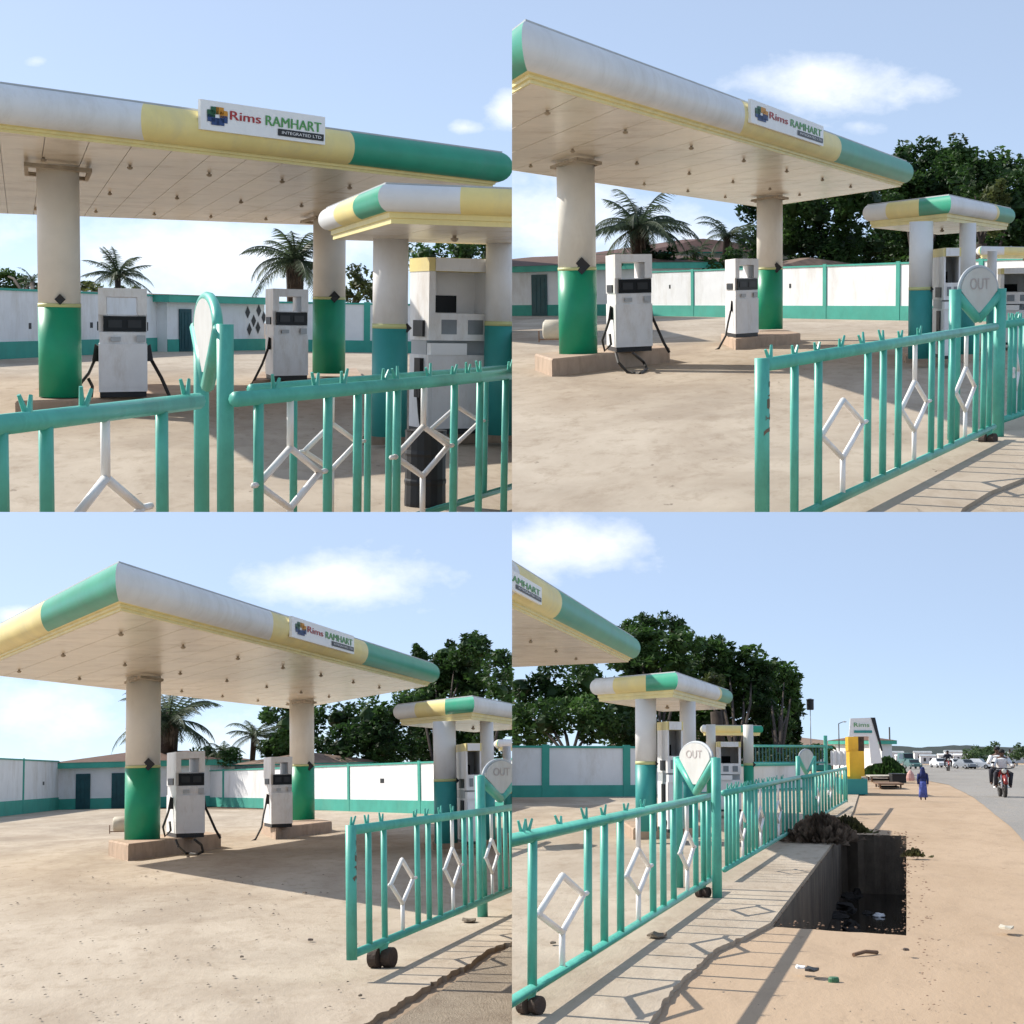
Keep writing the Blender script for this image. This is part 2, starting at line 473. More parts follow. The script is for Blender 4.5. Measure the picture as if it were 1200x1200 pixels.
def column(view, root, P, r, z0, H, split, gkey, axes=None, plaque=True, plate=True, sunk=.02):
    mb = MB(); mb.lathe(P, [(r, split), (r, H)], 24)
    c = mb.build('column', MT['cream'] if gkey == 'col_green' else MT['white'], root, smooth=False)
    for p in c.data.polygons: p.use_smooth = len(p.vertices) == 4
    mb = MB(); mb.lathe(P, [(r * 1.015, z0), (r * 1.015, split)], 24)
    c2 = mb.build('painted_base', MT[gkey], c)
    for p in c2.data.polygons: p.use_smooth = len(p.vertices) == 4
    mb = MB(); mb.lathe(P, [(r * 1.02, split - .0), (r * 1.02, split + .07)], 24)
    c3 = mb.build('stripe', MT['stripe'], c)
    for p in c3.data.polygons: p.use_smooth = len(p.vertices) == 4
    if plate:
        a, b = axes
        mb = MB(); w = r * 1.9
        ua = a.normalized() * w; ub = b.normalized() * w * 1.6
        O = Vector((P.x, P.y, H - .16)) - ua - ub
        mb.pbox(O, ua * 2, ub * 2, 0, 1, 0, .1, 0, .07); mb.pbox(O, ua * 2, ub * 2, 0, 1, .9, 1, 0, .07)
        mb.pbox(O, ua * 2, ub * 2, 0, .06, .1, .9, 0, .07); mb.pbox(O, ua * 2, ub * 2, .94, 1, .1, .9, 0, .07)
        mb.build('bracket', MT['rustplate'], root)
    return c

def plaque_on(view, c, px, row, size_px, P, r):
    """dark square warning plate turned on its corner, fixed on a column face seen at px,row"""
    m = view.mpp(P); s = size_px * m * .62
    z = view.h(P, row)
    xc = (px - view.proj(Vector((P.x, P.y, z)))[0]) * m
    xc = max(-r * .95, min(r * .95, xc))
    y = -math.sqrt(max(r * r - xc * xc, 0)) - .03
    O = Vector((P.x + xc, P.y + y, z))
    mb = MB()
    q = [O + Vector((0, 0, -s)), O + Vector((s, .02, 0)), O + Vector((0, 0, s)), O + Vector((-s, .02, 0))]
    mb.hexa([p + Vector((0, 0, 0)) for p in q], [p + Vector((0, .05, 0)) for p in q])
    mb.build('warning_plate', MT['dark'], c)

def sign_board(view, C, H, fh, bulge, px0, px1, rows, label):
    """advertising board fixed along the front fascia"""
    A, B = C(1, bulge * 1.12, 0), C(2, bulge * 1.12, 0)
    zt = H + fh * .75
    t0, t1 = view.onplane(A, B, px0, zt), view.onplane(A, B, px1, zt)
    P0, P1 = A.lerp(B, t0), A.lerp(B, t1)
    zb0, zt0 = view.h(P0, rows[1]), view.h(P0, rows[0])
    zb1, zt1 = view.h(P1, rows[3]), view.h(P1, rows[2])
    zb, ztp = (zb0 + zb1) / 2, (zt0 + zt1) / 2
    d = (P1 - P0); n = Vector((d.y, -d.x, 0)).normalized()
    if n.dot(C(1, 1, 0) - C(1, 0, 0)) < 0: n = -n
    root = thing(view, 'station_sign', label, 'sign', Vector((P0.x, P0.y, zb)))
    mb = MB(); q = [P0, P1, P1 - n * .06, P0 - n * .06]
    mb.hexa([Vector((p.x, p.y, zb)) for p in q], [Vector((p.x, p.y, ztp)) for p in q])
    mb.build('board', MT['sign_white'], root)
    hh = ztp - zb
    def PT(u, v, o=.012): return P0 + d * u + n * o + UP * (zb + hh * v)
    # emblem: ring of coloured leaf shapes round a centre
    for key, angs in (('ink_blue', (205, 250, 295, 335)), ('ink_dkgreen', (115, 160)), ('ink_orange', (25, 70))):
        mb = MB()
        for an in angs:
            ca, sa = math.cos(math.radians(an)), math.sin(math.radians(an))
            cu, cv = .125 + .052 * ca, .50 + .20 * sa
            pts = []
            for k in range(8):
                a2 = 2 * math.pi * k / 8
                pts.append(PT(cu + .042 * math.cos(a2) * (1 if k % 2 else .72), cv + .17 * math.sin(a2) * (1 if k % 2 else .72)))
            mb.add(pts, [tuple(range(8))])
        mb.build('emblem', MT[key], root)
    mb = MB(); letter(mb, 'Rims', lambda u, v: PT(.22 + .24 * u, .44 + .30 * v), .016); mb.build('lettering', MT['ink_red'], root)
    mb = MB(); letter(mb, 'RAMHART', lambda u, v: PT(.50 + .46 * u, .42 + .34 * v), .010); mb.build('lettering', MT['ink_green'], root)
    mb = MB(); q = [PT(.60, .12), PT(.985, .12), PT(.985, .36), PT(.60, .36)]; mb.quad(*q); st = mb.build('strip', MT['dark'], root)
    mb = MB(); letter(mb, 'INTEGRATED LTD', lambda u, v: PT(.63 + .33 * u, .19 + .10 * v, .02)); mb.build('lettering', MT['sign_white'], st)
    return root

# ------------------------------------------------------------------ dispensers, islands
def island(view, A, B, D, h, label):
    a, b, d = view.g(*A), view.g(*B), view.g(*D)
    c = b + d - a
    base = (a + b + c + d) / 4
    mb = MB()
    poly = [a, b, c, d]
    ins = [p.lerp(base, .02) for p in poly]
    lo = [Vector((p.x, p.y, 0.0)) for p in poly]; mid = [Vector((p.x, p.y, h - .04)) for p in poly]; hi = [Vector((p.x, p.y, h)) for p in ins]
    mb.add(lo + mid + hi, [(3, 2, 1, 0), (8, 9, 10, 11)] + [(i, (i + 1) % 4, 4 + (i + 1) % 4, 4 + i) for i in range(4)] + [(4 + i, 4 + (i + 1) % 4, 8 + (i + 1) % 4, 8 + i) for i in range(4)])
    o = mb.build('pump_island', MT['concrete'], None, view, base)
    tag(o, label, 'pump island')
    return o

def droop(p, q, sag, n=12):
    return [p.lerp(q, t / n) - UP * sag * 4 * (t / n) * (1 - t / n) for t in range(n + 1)]

def pump(view, O, a, b, h, label, hose_l=None, hose_r=None, loop=None):
    """older forecourt dispenser: cabinet, open head frame, black display, side nozzles"""
    root = thing(view, 'fuel_pump', label, 'fuel pump', O)
    m = a.length
    mb = MB(); mb.pbox(O, a, b, .02, .98, .02, .98, 0, .05 * h); mb.build('plinth', MT['dark'], root)
    mb = MB(); mb.pbox(O, a, b, 0, 1, 0, 1, .05 * h, .49 * h); mb.pbox(O, a, b, .04, .96, -.006, 0, .09 * h, .46 * h); mb.build('cabinet', MT['pump'], root)
    mb = MB(); mb.pbox(O, a, b, .02, .98, .03, .97, .49 * h, .60 * h); mb.build('shelf', MT['pump'], root)
    mb = MB(); mb.pbox(O, a, b, .25, .45, -.01, .03, .515 * h, .555 * h); mb.pbox(O, a, b, .78, .96, -.01, .03, .51 * h, .57 * h); mb.build('badge', MT['pumpgrey'], root)
    mb = MB(); mb.pbox(O, a, b, 0, 1, .06, 1, .60 * h, .755 * h); mb.build('head', MT['pump'], root)
    mb = MB(); mb.pbox(O, a, b, .10, .98, .02, .06, .605 * h, .745 * h); d = mb.build('display', MT['glass'], root)
    mb = MB(); mb.pbox(O, a, b, .20, .48, .012, .02, .64 * h, .71 * h); mb.pbox(O, a, b, .60, .88, .012, .02, .64 * h, .71 * h); mb.build('readout', MT['dark'], d)
    mb = MB(); mb.pbox(O, a, b, 0, .17, 0, 1, .755 * h, .92 * h); mb.pbox(O, a, b, .80, 1, 0, 1, .755 * h, .92 * h); mb.pbox(O, a, b, 0, 1, 0, 1, .92 * h, h); mb.build('head_frame', MT['pump'], root)
    # side displays and nozzles
    for side, hp in ((0, hose_l), (1, hose_r)):
        u0, u1 = (-.03, 0) if side == 0 else (1, 1.03)
        mb = MB(); mb.pbox(O, a, b, u0, u1, .25, .8, .61 * h, .69 * h); mb.build('side_display', MT['dark'], root)
        if hp is None: continue
        ua = a.normalized()
        sgn = -1 if side == 0 else 1
        p0 = O + a * (0 if side == 0 else 1) + b * .3 + UP * .40 * h
        mb = MB()
        mb.hexa([p0 + ua * sgn * x + Vector((0, yy, z)) for x, yy, z in ((0, -.05, -.16), (.14, -.05, -.16), (.14, .05, -.16), (0, .05, -.16))],
                [p0 + ua * sgn * x + Vector((0, yy, z)) for x, yy, z in ((0, -.05, .14), (.08, -.05, .18), (.08, .05, .18), (0, .05, .14))])
        nz = mb.build('nozzle', MT['black'], root)
        mb = MB(); mb.tube(hp(p0 + ua * sgn * .10 - UP * .14), .035, 6); mb.build('hose', MT['hose'], root, smooth=True)
    return root

def modern_pump(view, O, a, b, h, label):
    """tall cabinet dispenser with a header, recessed bay, two readouts and a tray"""
    root = thing(view, 'cabinet_pump', label, 'fuel pump', O)
    mb = MB(); mb.pbox(O, a, b, 0, 1, 0, 1, 0, .03 * h); mb.build('plinth', MT['dark'], root)
    mb = MB(); mb.pbox(O, a, b, 0, 1, 0, 1, .03 * h, .44 * h); mb.pbox(O, a, b, .05, .95, -.01, 0, .05 * h, .42 * h); mb.build('cabinet', MT['pump'], root)
    mb = MB(); mb.pbox(O, a, b, .02, .98, .18, .98, .44 * h, .52 * h); mb.build('bay', MT['pumpgrey'], root)
    mb = MB(); mb.pbox(O, a, b, .03, .60, -.03, .18, .44 * h, .505 * h); mb.build('tray', MT['sign_white'], root)
    mb = MB(); mb.pbox(O, a, b, 0, 1, 0, 1, .52 * h, .67 * h); hd = mb.build('head', MT['pump'], root)
    for u in (.20, .62):
        mb = MB(); mb.pbox(O, a, b, u, u + .24, -.008, 0, .555 * h, .635 * h); mb.build('readout', MT['screen'], hd)
    mb = MB(); mb.pbox(O, a, b, 0, .10, 0, 1, .67 * h, .90 * h); mb.pbox(O, a, b, .90, 1, 0, 1, .67 * h, .90 * h); mb.pbox(O, a, b, .1, .9, .55, 1, .67 * h, .90 * h); mb.build('head_frame', MT['pump'], root)
    mb = MB(); mb.pbox(O, a, b, .10, .60, .53, .55, .675 * h, .77 * h); mb.build('display', MT['glass'], root)
    mb = MB(); mb.pbox(O, a, b, -.01, 1.01, -.02, 1.02, .90 * h, .975 * h); mb.build('header', MT['fas_yellow'], root)
    mb = MB(); mb.pbox(O, a, b, .09, .90, -.04, -.02, .902 * h, .973 * h); mb.build('header_panel', MT['pump'], root)
    mb = MB(); mb.pbox(O, a, b, -.04, 0, .2, .7, .54 * h, .63 * h); mb.build('side_display', MT['dark'], root)
    mb = MB(); mb.pbox(O, a, b, -.06, 0, .25, .55, .20 * h, .42 * h); mb.build('nozzle', MT['black'], root)
    p = O + a * -.04 + b * .4 + UP * .25 * h
    q = O + a * -.02 + b * .1 + UP * .10 * h
    mb = MB(); mb.tube(droop(p, q, .12 * h), .03, 6); mb.build('hose', MT['hose'], root, smooth=True)
    return root

# ------------------------------------------------------------------ fence and gate parts
def fence_panel(view, A, B, h, zb, bars, diamonds, label, name='fence_panel', cat='fence', end_post=False, far_post=False, wheels=(), spikes=(), rr=.05, br=.033, group=None, dfr=(.47, .20)):
    """teal steel railing between plan points A and B: bars, diamonds are fractions along it"""
    root = thing(view, name, label, cat, A, group)
    P = lambda t, z: Vector((A.x + (B.x - A.x) * t, A.y + (B.y - A.y) * t, z))
    t0 = 0.0; t1 = 1.0
    mb = MB(); mb.tube([P(t0, h), P(t1, h)], rr, 10); mb.build('top_rail', MT['fence'], root, smooth=True)
    mb = MB(); mb.tube([P(t0, zb), P(t1, zb)], rr * .85, 10); mb.build('bottom_rail', MT['fence'], root, smooth=True)
    for t in bars:
        mb = MB(); mb.tube([P(t, zb), P(t, h)], br, 8); mb.build('baluster', MT['fence'], root, smooth=True)
    for di, (tc, dt) in enumerate(diamonds):
        zc = zb + (h - zb) * dfr[0]; dz = (h - zb) * dfr[1]
        mb = MB(); r = br * .72
        k = [P(tc, zc + dz), P(tc + dt, zc), P(tc, zc - dz), P(tc - dt, zc)]
        for i in range(4): mb.tube([k[i], k[(i + 1) % 4]], r, 7)
        mb.tube([P(tc, zb), P(tc, zc - dz)], r, 7)
        if di or not end_post and view is not LR: mb.tube([P(tc, zc + dz), P(tc, h)], r, 7)
        mb.tube([k[1], P(tc + dt * 1.3, zc)], r * .8, 6); mb.tube([k[3], P(tc - dt * 1.15, zc)], r * .8, 6)
        mb.build('diamond', MT['rod'], root, smooth=True)
    n = (B - A); n.z = 0; L_ = n.length; n.normalize()
    for t in spikes:
        p = P(t, h + rr * .8); mb = MB()
        lean = random.uniform(-.4, .4)
        for s in (-1, 1):
            q = p + Vector((s * .022 + lean * .05, s * .03, .085 + random.uniform(-.02, .02)))
            mb.tube([p + Vector((s * .008, 0, 0)), q], [.016, .010], 5)
        mb.build('spike', MT['fence'], root)
    for on, t in ((end_post, 0.0), (far_post, 1.0)):
        if on:
            mb = MB(); mb.tube([P(t, zb - rr), P(t, h + rr * 1.0)], rr * 1.12, 10); ep = mb.build('end_post', MT['fence'], root, smooth=True)
            if on is end_post:
                mb = MB()
                for z0, dz in ((.88, .025), (.82, .012), (.76, .03), (.69, .012), (.60, .02)):
                    q = P(t, zb + (h - zb) * z0); o = len(mb.v)
                    for z_ in (0, dz * h):
                        for k_ in range(9):
                            a_ = math.pi * (1.0 + k_ / 8.) + z0 * 3; jj = random.uniform(-.02, .02)
                            mb.v.append(q + Vector((math.cos(a_) * rr * 1.13, math.sin(a_) * rr * 1.13, z_ + jj)))
                    for k_ in range(8): mb.f.append((o + k_, o + k_ + 1, o + 9 + k_ + 1, o + 9 + k_))
                mb.build('scuff', MT['drain'], ep)
    for t in wheels:
        p = P(t, 0); R = max(.07, (zb - rr * .85) * .48)
        for s in (-1, 1):
            mb = MB(); c = p + Vector((s * R * .68, 0, R))
            ax = Vector((.85, -.55, 0)) * R * .55; mb.tube([c - ax, c - ax * .85, c + ax * .85, c + ax], [R * .8, R, R, R * .8], 18)
            mb.build('wheel', MT['rust'], root)
        mb = MB(); mb.hexa([p + Vector((x, y, R * 1.1)) for x, y in ((-R * .25, -R * .3), (R * .25, -R * .3), (R * .25, R * .3), (-R * .25, R * .3))],
                           [p + Vector((x, y, zb)) for x, y in ((-R * .7, -R * .4), (R * .7, -R * .4), (R * .7, R * .4), (-R * .7, R * .4))])
        mb.build('wheel_bracket', MT['fence'], root)
    return root

def v_post(view, P1, P2, hp, zv, r, label, top=None, text=None, ring=False):
    """pair of gate posts with V braces holding a pear-shaped plate"""
    root = thing(view, 'gate_post', label, 'gate post', (P1 + P2) / 2)
    for p in (P1, P2):
        mb = MB(); mb.tube([Vector((p.x, p.y, 0)), Vector((p.x, p.y, hp))], r, 10)
        po = mb.build('post', MT['fence'], root, smooth=False)
        for f_ in po.data.polygons: f_.use_smooth = len(f_.vertices) == 4
    fr_ = P2 - P1; fr_.z = 0; fr_.normalize(); fr_ = Vector((fr_.y, -fr_.x, 0))
    if ring and (view.R @ fr_).x > 0: fr_ = -fr_
    shift = fr_ * r * .6 if ring else Vector((0, 0, 0))
    mid = (P1 + P2) / 2 + shift
    for p in (P1, P2):
        p = p + shift
        mb = MB(); mb.tube([Vector((p.x, p.y, hp - r * .6)), Vector((mid.x, mid.y, zv))], r * .85, 10); mb.build('brace', MT['fence'], root, smooth=True)
    # plate
    d = P2 - P1; d.z = 0; w = d.length; u = d.normalized()
    n = Vector((u.y, -u.x, 0))
    if n.y > 0: n = -n
    top = top or hp + .3
    R = w * .40; zc = top - R if not ring else hp
    pts = []
    ry = max(top - hp, .12)
    zc = hp - .02
    for k in range(17):
        an = math.pi * k / 16
        pts.append((R * math.cos(an), zc + ry * math.sin(an)))
    outline = [(R, zc)] + pts[1:-1] + [(-R, zc), (-.04 * w, zv + (hp - zv) * .22), (.04 * w, zv + (hp - zv) * .22)]
    mb = MB(); k = len(outline)
    fr = [mid + u * x + n * .03 + UP * z for x, z in outline]; bk = [mid + u * x - n * .03 + UP * z for x, z in outline]
    fr = [Vector((p.x, p.y, z)) for p, (x, z) in zip(fr, outline)]; bk = [Vector((p.x, p.y, z)) for p, (x, z) in zip(bk, outline)]
    mb.add(fr + bk, [tuple(range(k)), tuple(range(k, 2 * k))[::-1]] + [(i, (i + 1) % k, k + (i + 1) % k, k + i) for i in range(k)])
    pl = mb.build('plate', MT['plate'], root)
    mb = MB(); mb.tube([Vector((mid.x + u.x * x * 1.06, mid.y + u.y * x * 1.06, zc + (z - zc) * 1.06)) for x, z in pts], r * (.62 if ring else .3), 8)
    mb.build('rim', MT['fence'] if ring else MT['lip'], pl, smooth=True)
    if text:
        mb = MB()
        def PT(a, b):
            x = (-.5 + a) * R * 1.05; z = zc + ry * (.05 + .5 * b)
            q = mid + u * x + n * .036
            return Vector((q.x, q.y, z))
        uu = view.R @ u
        if uu.x < 0:
            P0 = PT; PT = lambda a, b: P0(1 - a, b)
        letter(mb, text, PT); mb.build('lettering', MT['ink_grey'], pl)
    return root

# ------------------------------------------------------------------ walls
def wall(view, pts, h, label, piers=(), band=.26, th=.3, pier_w=.32, vents=()):
    """rendered boundary wall along plan points pts"""
    root = thing(view, 'boundary_wall', label, 'wall', pts[0])
    a = MB(); bnd = MB(); cp = MB()
    for p, q in zip(pts, pts[1:]):
        d = q - p; d.z = 0; n = Vector((d.y, -d.x, 0)).normalized()
        if n.y > 0: n = -n
        def slab(mb, o0, o1, z0, z1):
            r = [p + n * o0, q + n * o0, q + n * o1, p + n * o1]
            mb.hexa([Vector((x.x, x.y, z0)) for x in r], [Vector((x.x, x.y, z1)) for x in r])
        slab(a, 0, -th, 0, h); slab(bnd, .04, 0, 0, h * band); slab(cp, .05, -th - .05, h, h + .09)
    a.build('wall_panel', MT['wall_white'], root); bnd.build('base_band', MT['wall_green'], root); cp.build('coping', MT['wall_green'], root)
    for seg, px in piers:
        p, q = pts[seg], pts[seg + 1]
        t = view.onplane(p, q, px, h * .5)
        c = p.lerp(q, t); d = (q - p); d.z = 0; d.normalize(); n = Vector((d.y, -d.x, 0))
        if n.y > 0: n = -n
        w = pier_w
        # width as it stands along the wall
        r = [c - d * w / 2, c + d * w / 2]
        r = [r[0] + n * .06, r[1] + n * .06, r[1], r[0]]
        mb = MB(); mb.hexa([Vector((x.x, x.y, 0)) for x in r], [Vector((x.x, x.y, h + .14)) for x in r])
        mb.build('pier', MT['wall_green'], root)
    for seg, px, row, s in vents:
        p, q = pts[seg], pts[seg + 1]
        t = view.onplane(p, q, px, h * .6); c = p.lerp(q, t); d = (q - p); d.z = 0; d.normalize(); n = Vector((d.y, -d.x, 0))
        if n.y > 0: n = -n
        z = view.h(c, row); mb = MB()
        r = [c - d * s, c + d * s, c + d * s + n * .01, c - d * s + n * .01]
        mb.hexa([Vector((x.x, x.y, z - .12)) for x in r], [Vector((x.x, x.y, z + .12)) for x in r])
        mb.build('vent', MT['dark'], root)
    return root

def block(view, p, q, depth, h, label, name='station_office', eave=.5, fascia=.42, doors=(), roof_h=1.6, roof_mat='roof', windows=()):
    """single-storey painted block with a green eave and a low hipped roof; front p-q"""
    root = thing(view, name, label, 'building', p)
    d = q - p; d.z = 0; L_ = d.length; u = d.normalized(); n = Vector((u.y, -u.x, 0))
    if n.y > 0: n = -n
    P = lambda x, o, z: Vector((p.x + u.x * x + n.x * o, p.y + u.y * x + n.y * o, z))
    def box(mb, x0, x1, o0, o1, z0, z1): mb.hexa([P(x0, o0, z0), P(x1, o0, z0), P(x1, o1, z0), P(x0, o1, z0)], [P(x0, o0, z1), P(x1, o0, z1), P(x1, o1, z1), P(x0, o1, z1)])
    mb = MB(); box(mb, 0, L_, 0, -depth, 0, h); mb.build('wall', MT['wall_white'], root)
    mb = MB(); box(mb, 0, L_, .05, 0, 0, h * .26); mb.build('base_band', MT['wall_green'], root)
    mb = MB(); box(mb, -eave, L_ + eave, eave, -depth - eave, h, h + fascia); rf = mb.build('eave', MT['fas_teal'], root)
    mb = MB(); z = h + fascia
    e = eave * 1.1
    k = min(depth * .45, L_ * .3)
    lo = [P(-e, e, z), P(L_ + e, e, z), P(L_ + e, -depth - e, z), P(-e, -depth - e, z)]
    r0, r1 = P(k, -depth / 2, z + roof_h), P(L_ - k, -depth / 2, z + roof_h)
    mb.add(lo + [r0, r1], [(0, 1, 5, 4), (1, 2, 5), (2, 3, 4, 5), (3, 0, 4)])
    mb.build('roof', MT[roof_mat], root)
    for px0, px1, row in doors:
        t0, t1 = view.onplane(p, q, px0, 1.0) * L_, view.onplane(p, q, px1, 1.0) * L_
        zt = view.h(P(t0, 0, 0), row)
        mb = MB(); box(mb, t0, t1, .09, .052, 0.02, zt)
        dr = mb.build('door', MT['door'], root)
        mb = MB(); w = (t1 - t0)
        for k2 in range(3): box(mb, t0 + w * (.12 + .28 * k2), t0 + w * (.32 + .28 * k2), .11, .09, zt * .08, zt * .92)
        mb.build('door_panel', MT['door'], dr)
    for px, row, s in windows:
        x = view.onplane(p, q, px, h * .6) * L_; zc = view.h(P(x, 0, 0), row)
        mb = MB(); mb.add([P(x, .02, zc - s * 1.5), P(x + s, .02, zc), P(x, .02, zc + s * 1.5), P(x - s, .02, zc)], [(0, 1, 2, 3)])
        mb.build('air_hole', MT['dark'], root)
    return root

# ------------------------------------------------------------------ plants
def leafball(mb, c, rx, ry, rz, n, size, squash=.6):
    for _ in range(n):
        z = random.uniform(-1, 1); th = random.uniform(0, 2 * math.pi); q = math.sqrt(1 - z * z)
        rad = random.uniform(.62, 1.12) ** .8
        p = Vector((c.x + rx * q * math.cos(th) * rad, c.y + ry * q * math.sin(th) * rad, c.z + rz * z * rad))
        a = Vector((random.gauss(0, 1), random.gauss(0, 1), random.gauss(0, .6))).normalized()
        b = a.cross(Vector((random.gauss(0, 1), random.gauss(0, 1), random.gauss(0, 1)))).normalized()
        s = size * random.uniform(.6, 1.5)
        mb.add([p - a * s, p - b * s * .42 + a * s * .1, p + a * s, p + b * s * .42 + a * s * .1], [(0, 1, 2, 3)])

def tree(view, base, clumps, label, depth, trunk_px=None, size_px=4.0, mkey='leaf', dens=1.0, group='trees beyond the boundary wall', core=True, name='broadleaf_tree'):
    """broadleaf tree: clumps = (px, row, rx, ry) of the leaf masses it shows, standing about depth metres off"""
    root = thing(view, name, label, 'tree', base, group)
    crown = MB(); wood = MB()
    k = depth / F
    cs = []
    floor_row = view.proj(base)[1] - 34
    clumps = list(clumps)
    if group and core and len(clumps) > 6 and depth > 100:      # the mass hangs down to the wall
        for px, row, rx, ry in list(clumps):
            r2 = row + ry * 1.15
            while r2 + ry * .5 < floor_row:
                if not any(abs(px - q[0]) < rx * .45 and abs(r2 - q[1]) < ry * .45 for q in clumps):
                    clumps.append((px + random.uniform(-.2, .2) * rx, r2, rx, ry))
                r2 += ry * 1.1
    for px, row, rx, ry in clumps:
        dz = random.uniform(-.03, .03) * depth
        c = view.at(px, row, depth + dz)
        cs.append((c, rx * k, ry * k))
        n = int(dens * 12.5 * rx * ry / (size_px * size_px)) + 40
        if core:
            crown.ellipsoid(c, rx * k * .38, rx * k * .7, ry * k * .36, 9, 6, .22)
        # sub-lumps break the outline
        for _ in range(9):
            th = random.uniform(0, 2 * math.pi); rr = random.uniform(.2, .92)
            cc = c + Vector((rx * k * rr * math.cos(th), random.uniform(-1, 1) * rx * k * .8, ry * k * rr * math.sin(th)))
            f = random.uniform(.28, .55)
            leafball(crown, cc, rx * k * f, rx * k * f, ry * k * f, n // 9, size_px * k)
    top = max(c.z for c, _, _ in cs)
    low = min(c.z - r2 for c, _, r2 in cs)
    tr = depth * .0035
    base = base + Vector((0, depth * .07, 0))
    fork = Vector((base.x, base.y, max(1.0, low * .9)))
    wood.tube([base, base.lerp(fork, .5) + Vector((tr * .4, 0, 0)), fork], [tr * 1.3, tr, tr * .85], 8)
    for c, r1, r2 in cs[:6]:
        c = c + Vector((0, depth * .045, 0)); m = fork.lerp(c, .5) + Vector((random.uniform(-.4, .4), random.uniform(-.2, .6), .4))
        wood.tube([fork, m, c], [tr * .3, tr * .2, tr * .06], 5)
    wood.build('trunk', MT['bark'], root, smooth=True)
    crown.build('crown', MT[mkey], root)
    return root

def palm(view, base, cpx, crow, depth, reach_px, label, fronds=22, trunk_px=12, group='palms beyond the boundary wall', droopy=1.0, up=1.0, skirt=True):
    root = thing(view, 'palm_tree', label, 'palm tree', base, group)
    k = depth / F
    c = view.at(cpx, crow, depth)
    mb = MB(); r = trunk_px * k / 2
    mb.tube([Vector((base.x, base.y, 0)), Vector((base.x, base.y, c.z * .5)).lerp(Vector((c.x, c.y, c.z * .5)), .5), c], [r * 1.1, r * .9, r * 1.0], 9)
    mb.build('trunk', MT['bark'], root, smooth=True)
    R = reach_px * k
    mb = MB()
    for i in range(fronds):
        th = 2 * math.pi * i / fronds * 2.4 + random.uniform(-.2, .2)
        el = random.uniform(.05, 1.15) * up if i % 3 else random.uniform(-.35, .3)
        L_ = R * random.uniform(.70, 1.18); dr_ = droopy * random.uniform(.65, 1.4)
        dirh = Vector((math.cos(th), math.sin(th), 0))
        pts = []; p = c.copy(); ang = el; n = 12
        for s in range(n + 1):
            pts.append(p.copy())
            p = p + (dirh * math.cos(ang) + UP * math.sin(ang)) * (L_ / n)
            ang -= dr_ * (.055 + .16 * (s / n) ** 1.2)
        mb.tube(pts, [R * .012 * (1 - .8 * s / n) for s in range(n + 1)], 4)
        side = Vector((-dirh.y, dirh.x, 0))
        for s in range(2, n * 3):
            t = s / (n * 3); idx = min(int(t * n), n - 1)
            q = pts[idx].lerp(pts[idx + 1], t * n - idx)
            tg = (pts[idx + 1] - pts[idx]).normalized()
            l = R * .24 * (math.sin(math.pi * min(1, t * .85 + .18)) ** .7)
            for sg in (-1, 1):
                e = q + (side * sg * .75 + tg * .55 - UP * (.28 + .5 * random.random())).normalized() * l * random.uniform(.8, 1.15)
                w = tg * R * .0125
                mb.add([q - w, q + w, e], [(0, 1, 2)])
    mb.build('fronds', MT['palm'], root)
    if skirt:
        mb = MB()
        for i in range(26):
            th = random.uniform(0, 6.28); z0 = random.uniform(-.1, .05) * R
            d = Vector((math.cos(th), math.sin(th), 0))
            p0 = c + UP * z0
            mb.tube([p0, p0 + d * R * .07 - UP * R * .10, p0 + d * R * .09 - UP * R * random.uniform(.2, .34)], [R * .014, R * .011, R * .004], 4)
        mb.build('dead_fronds', MT['drybrush'], root)
    return root

def shrub(view, P, w, h, label, mkey='weed', n=260, leaf=.05, name='weed_clump', group=None, core=False):
    mb = MB()
    for _ in range(n):
        x = random.gauss(0, .33) * w; y = random.gauss(0, .33) * w
        t = Vector((x * 1.35, y * 1.35, h * random.uniform(.35, 1.0) * math.exp(-(x * x + y * y) / (w * w * .5))))
        p0 = Vector((P.x + x, P.y + y, P.z)); p1 = Vector((P.x + t.x, P.y + t.y, P.z + t.z))
        s = Vector((random.gauss(0, 1), random.gauss(0, 1), random.gauss(0, .3))).normalized() * leaf
        mb.add([p0, p1 - s, p1 + UP * leaf, p1 + s], [(0, 1, 2, 3)])
    if core: mb.ellipsoid(P + UP * h * .3, w * .42, w * .42, h * .36, 9, 6, .2)
    o = mb.build(name, MT[mkey], None, view, P)
    return tag(o, label, 'weeds' if 'weed' in name else 'bush', group)

def litter(view, pts, label, group=None):
    for i, (px, row, w, name, mkey, lab) in enumerate(pts):
        P = view.g(px, row); k = view.mpp(P); s = w * k / 2
        mb = MB()
        n = 9; ring = []
        for j in range(n):
            an = 2 * math.pi * j / n
            rr = s * random.uniform(.6, 1.0)
            ring.append(P + Vector((rr * math.cos(an), rr * 1.9 * math.sin(an), .03 + (.22 * s if j % 3 == 0 else .05 * s))))
        top = P + Vector((random.uniform(-.2, .2) * s, 0, .04 + s * .10))
        low = [Vector((p.x, p.y, .021)) for p in ring]
        mb.add(ring + [top] + low, [(j, (j + 1) % n, n) for j in range(n)] + [(n + 1 + j, n + 1 + (j + 1) % n, (j + 1) % n, j) for j in range(n)])
        o = mb.build(name, MT[mkey], None, view, P)
        tag(o, lab, 'litter', group)

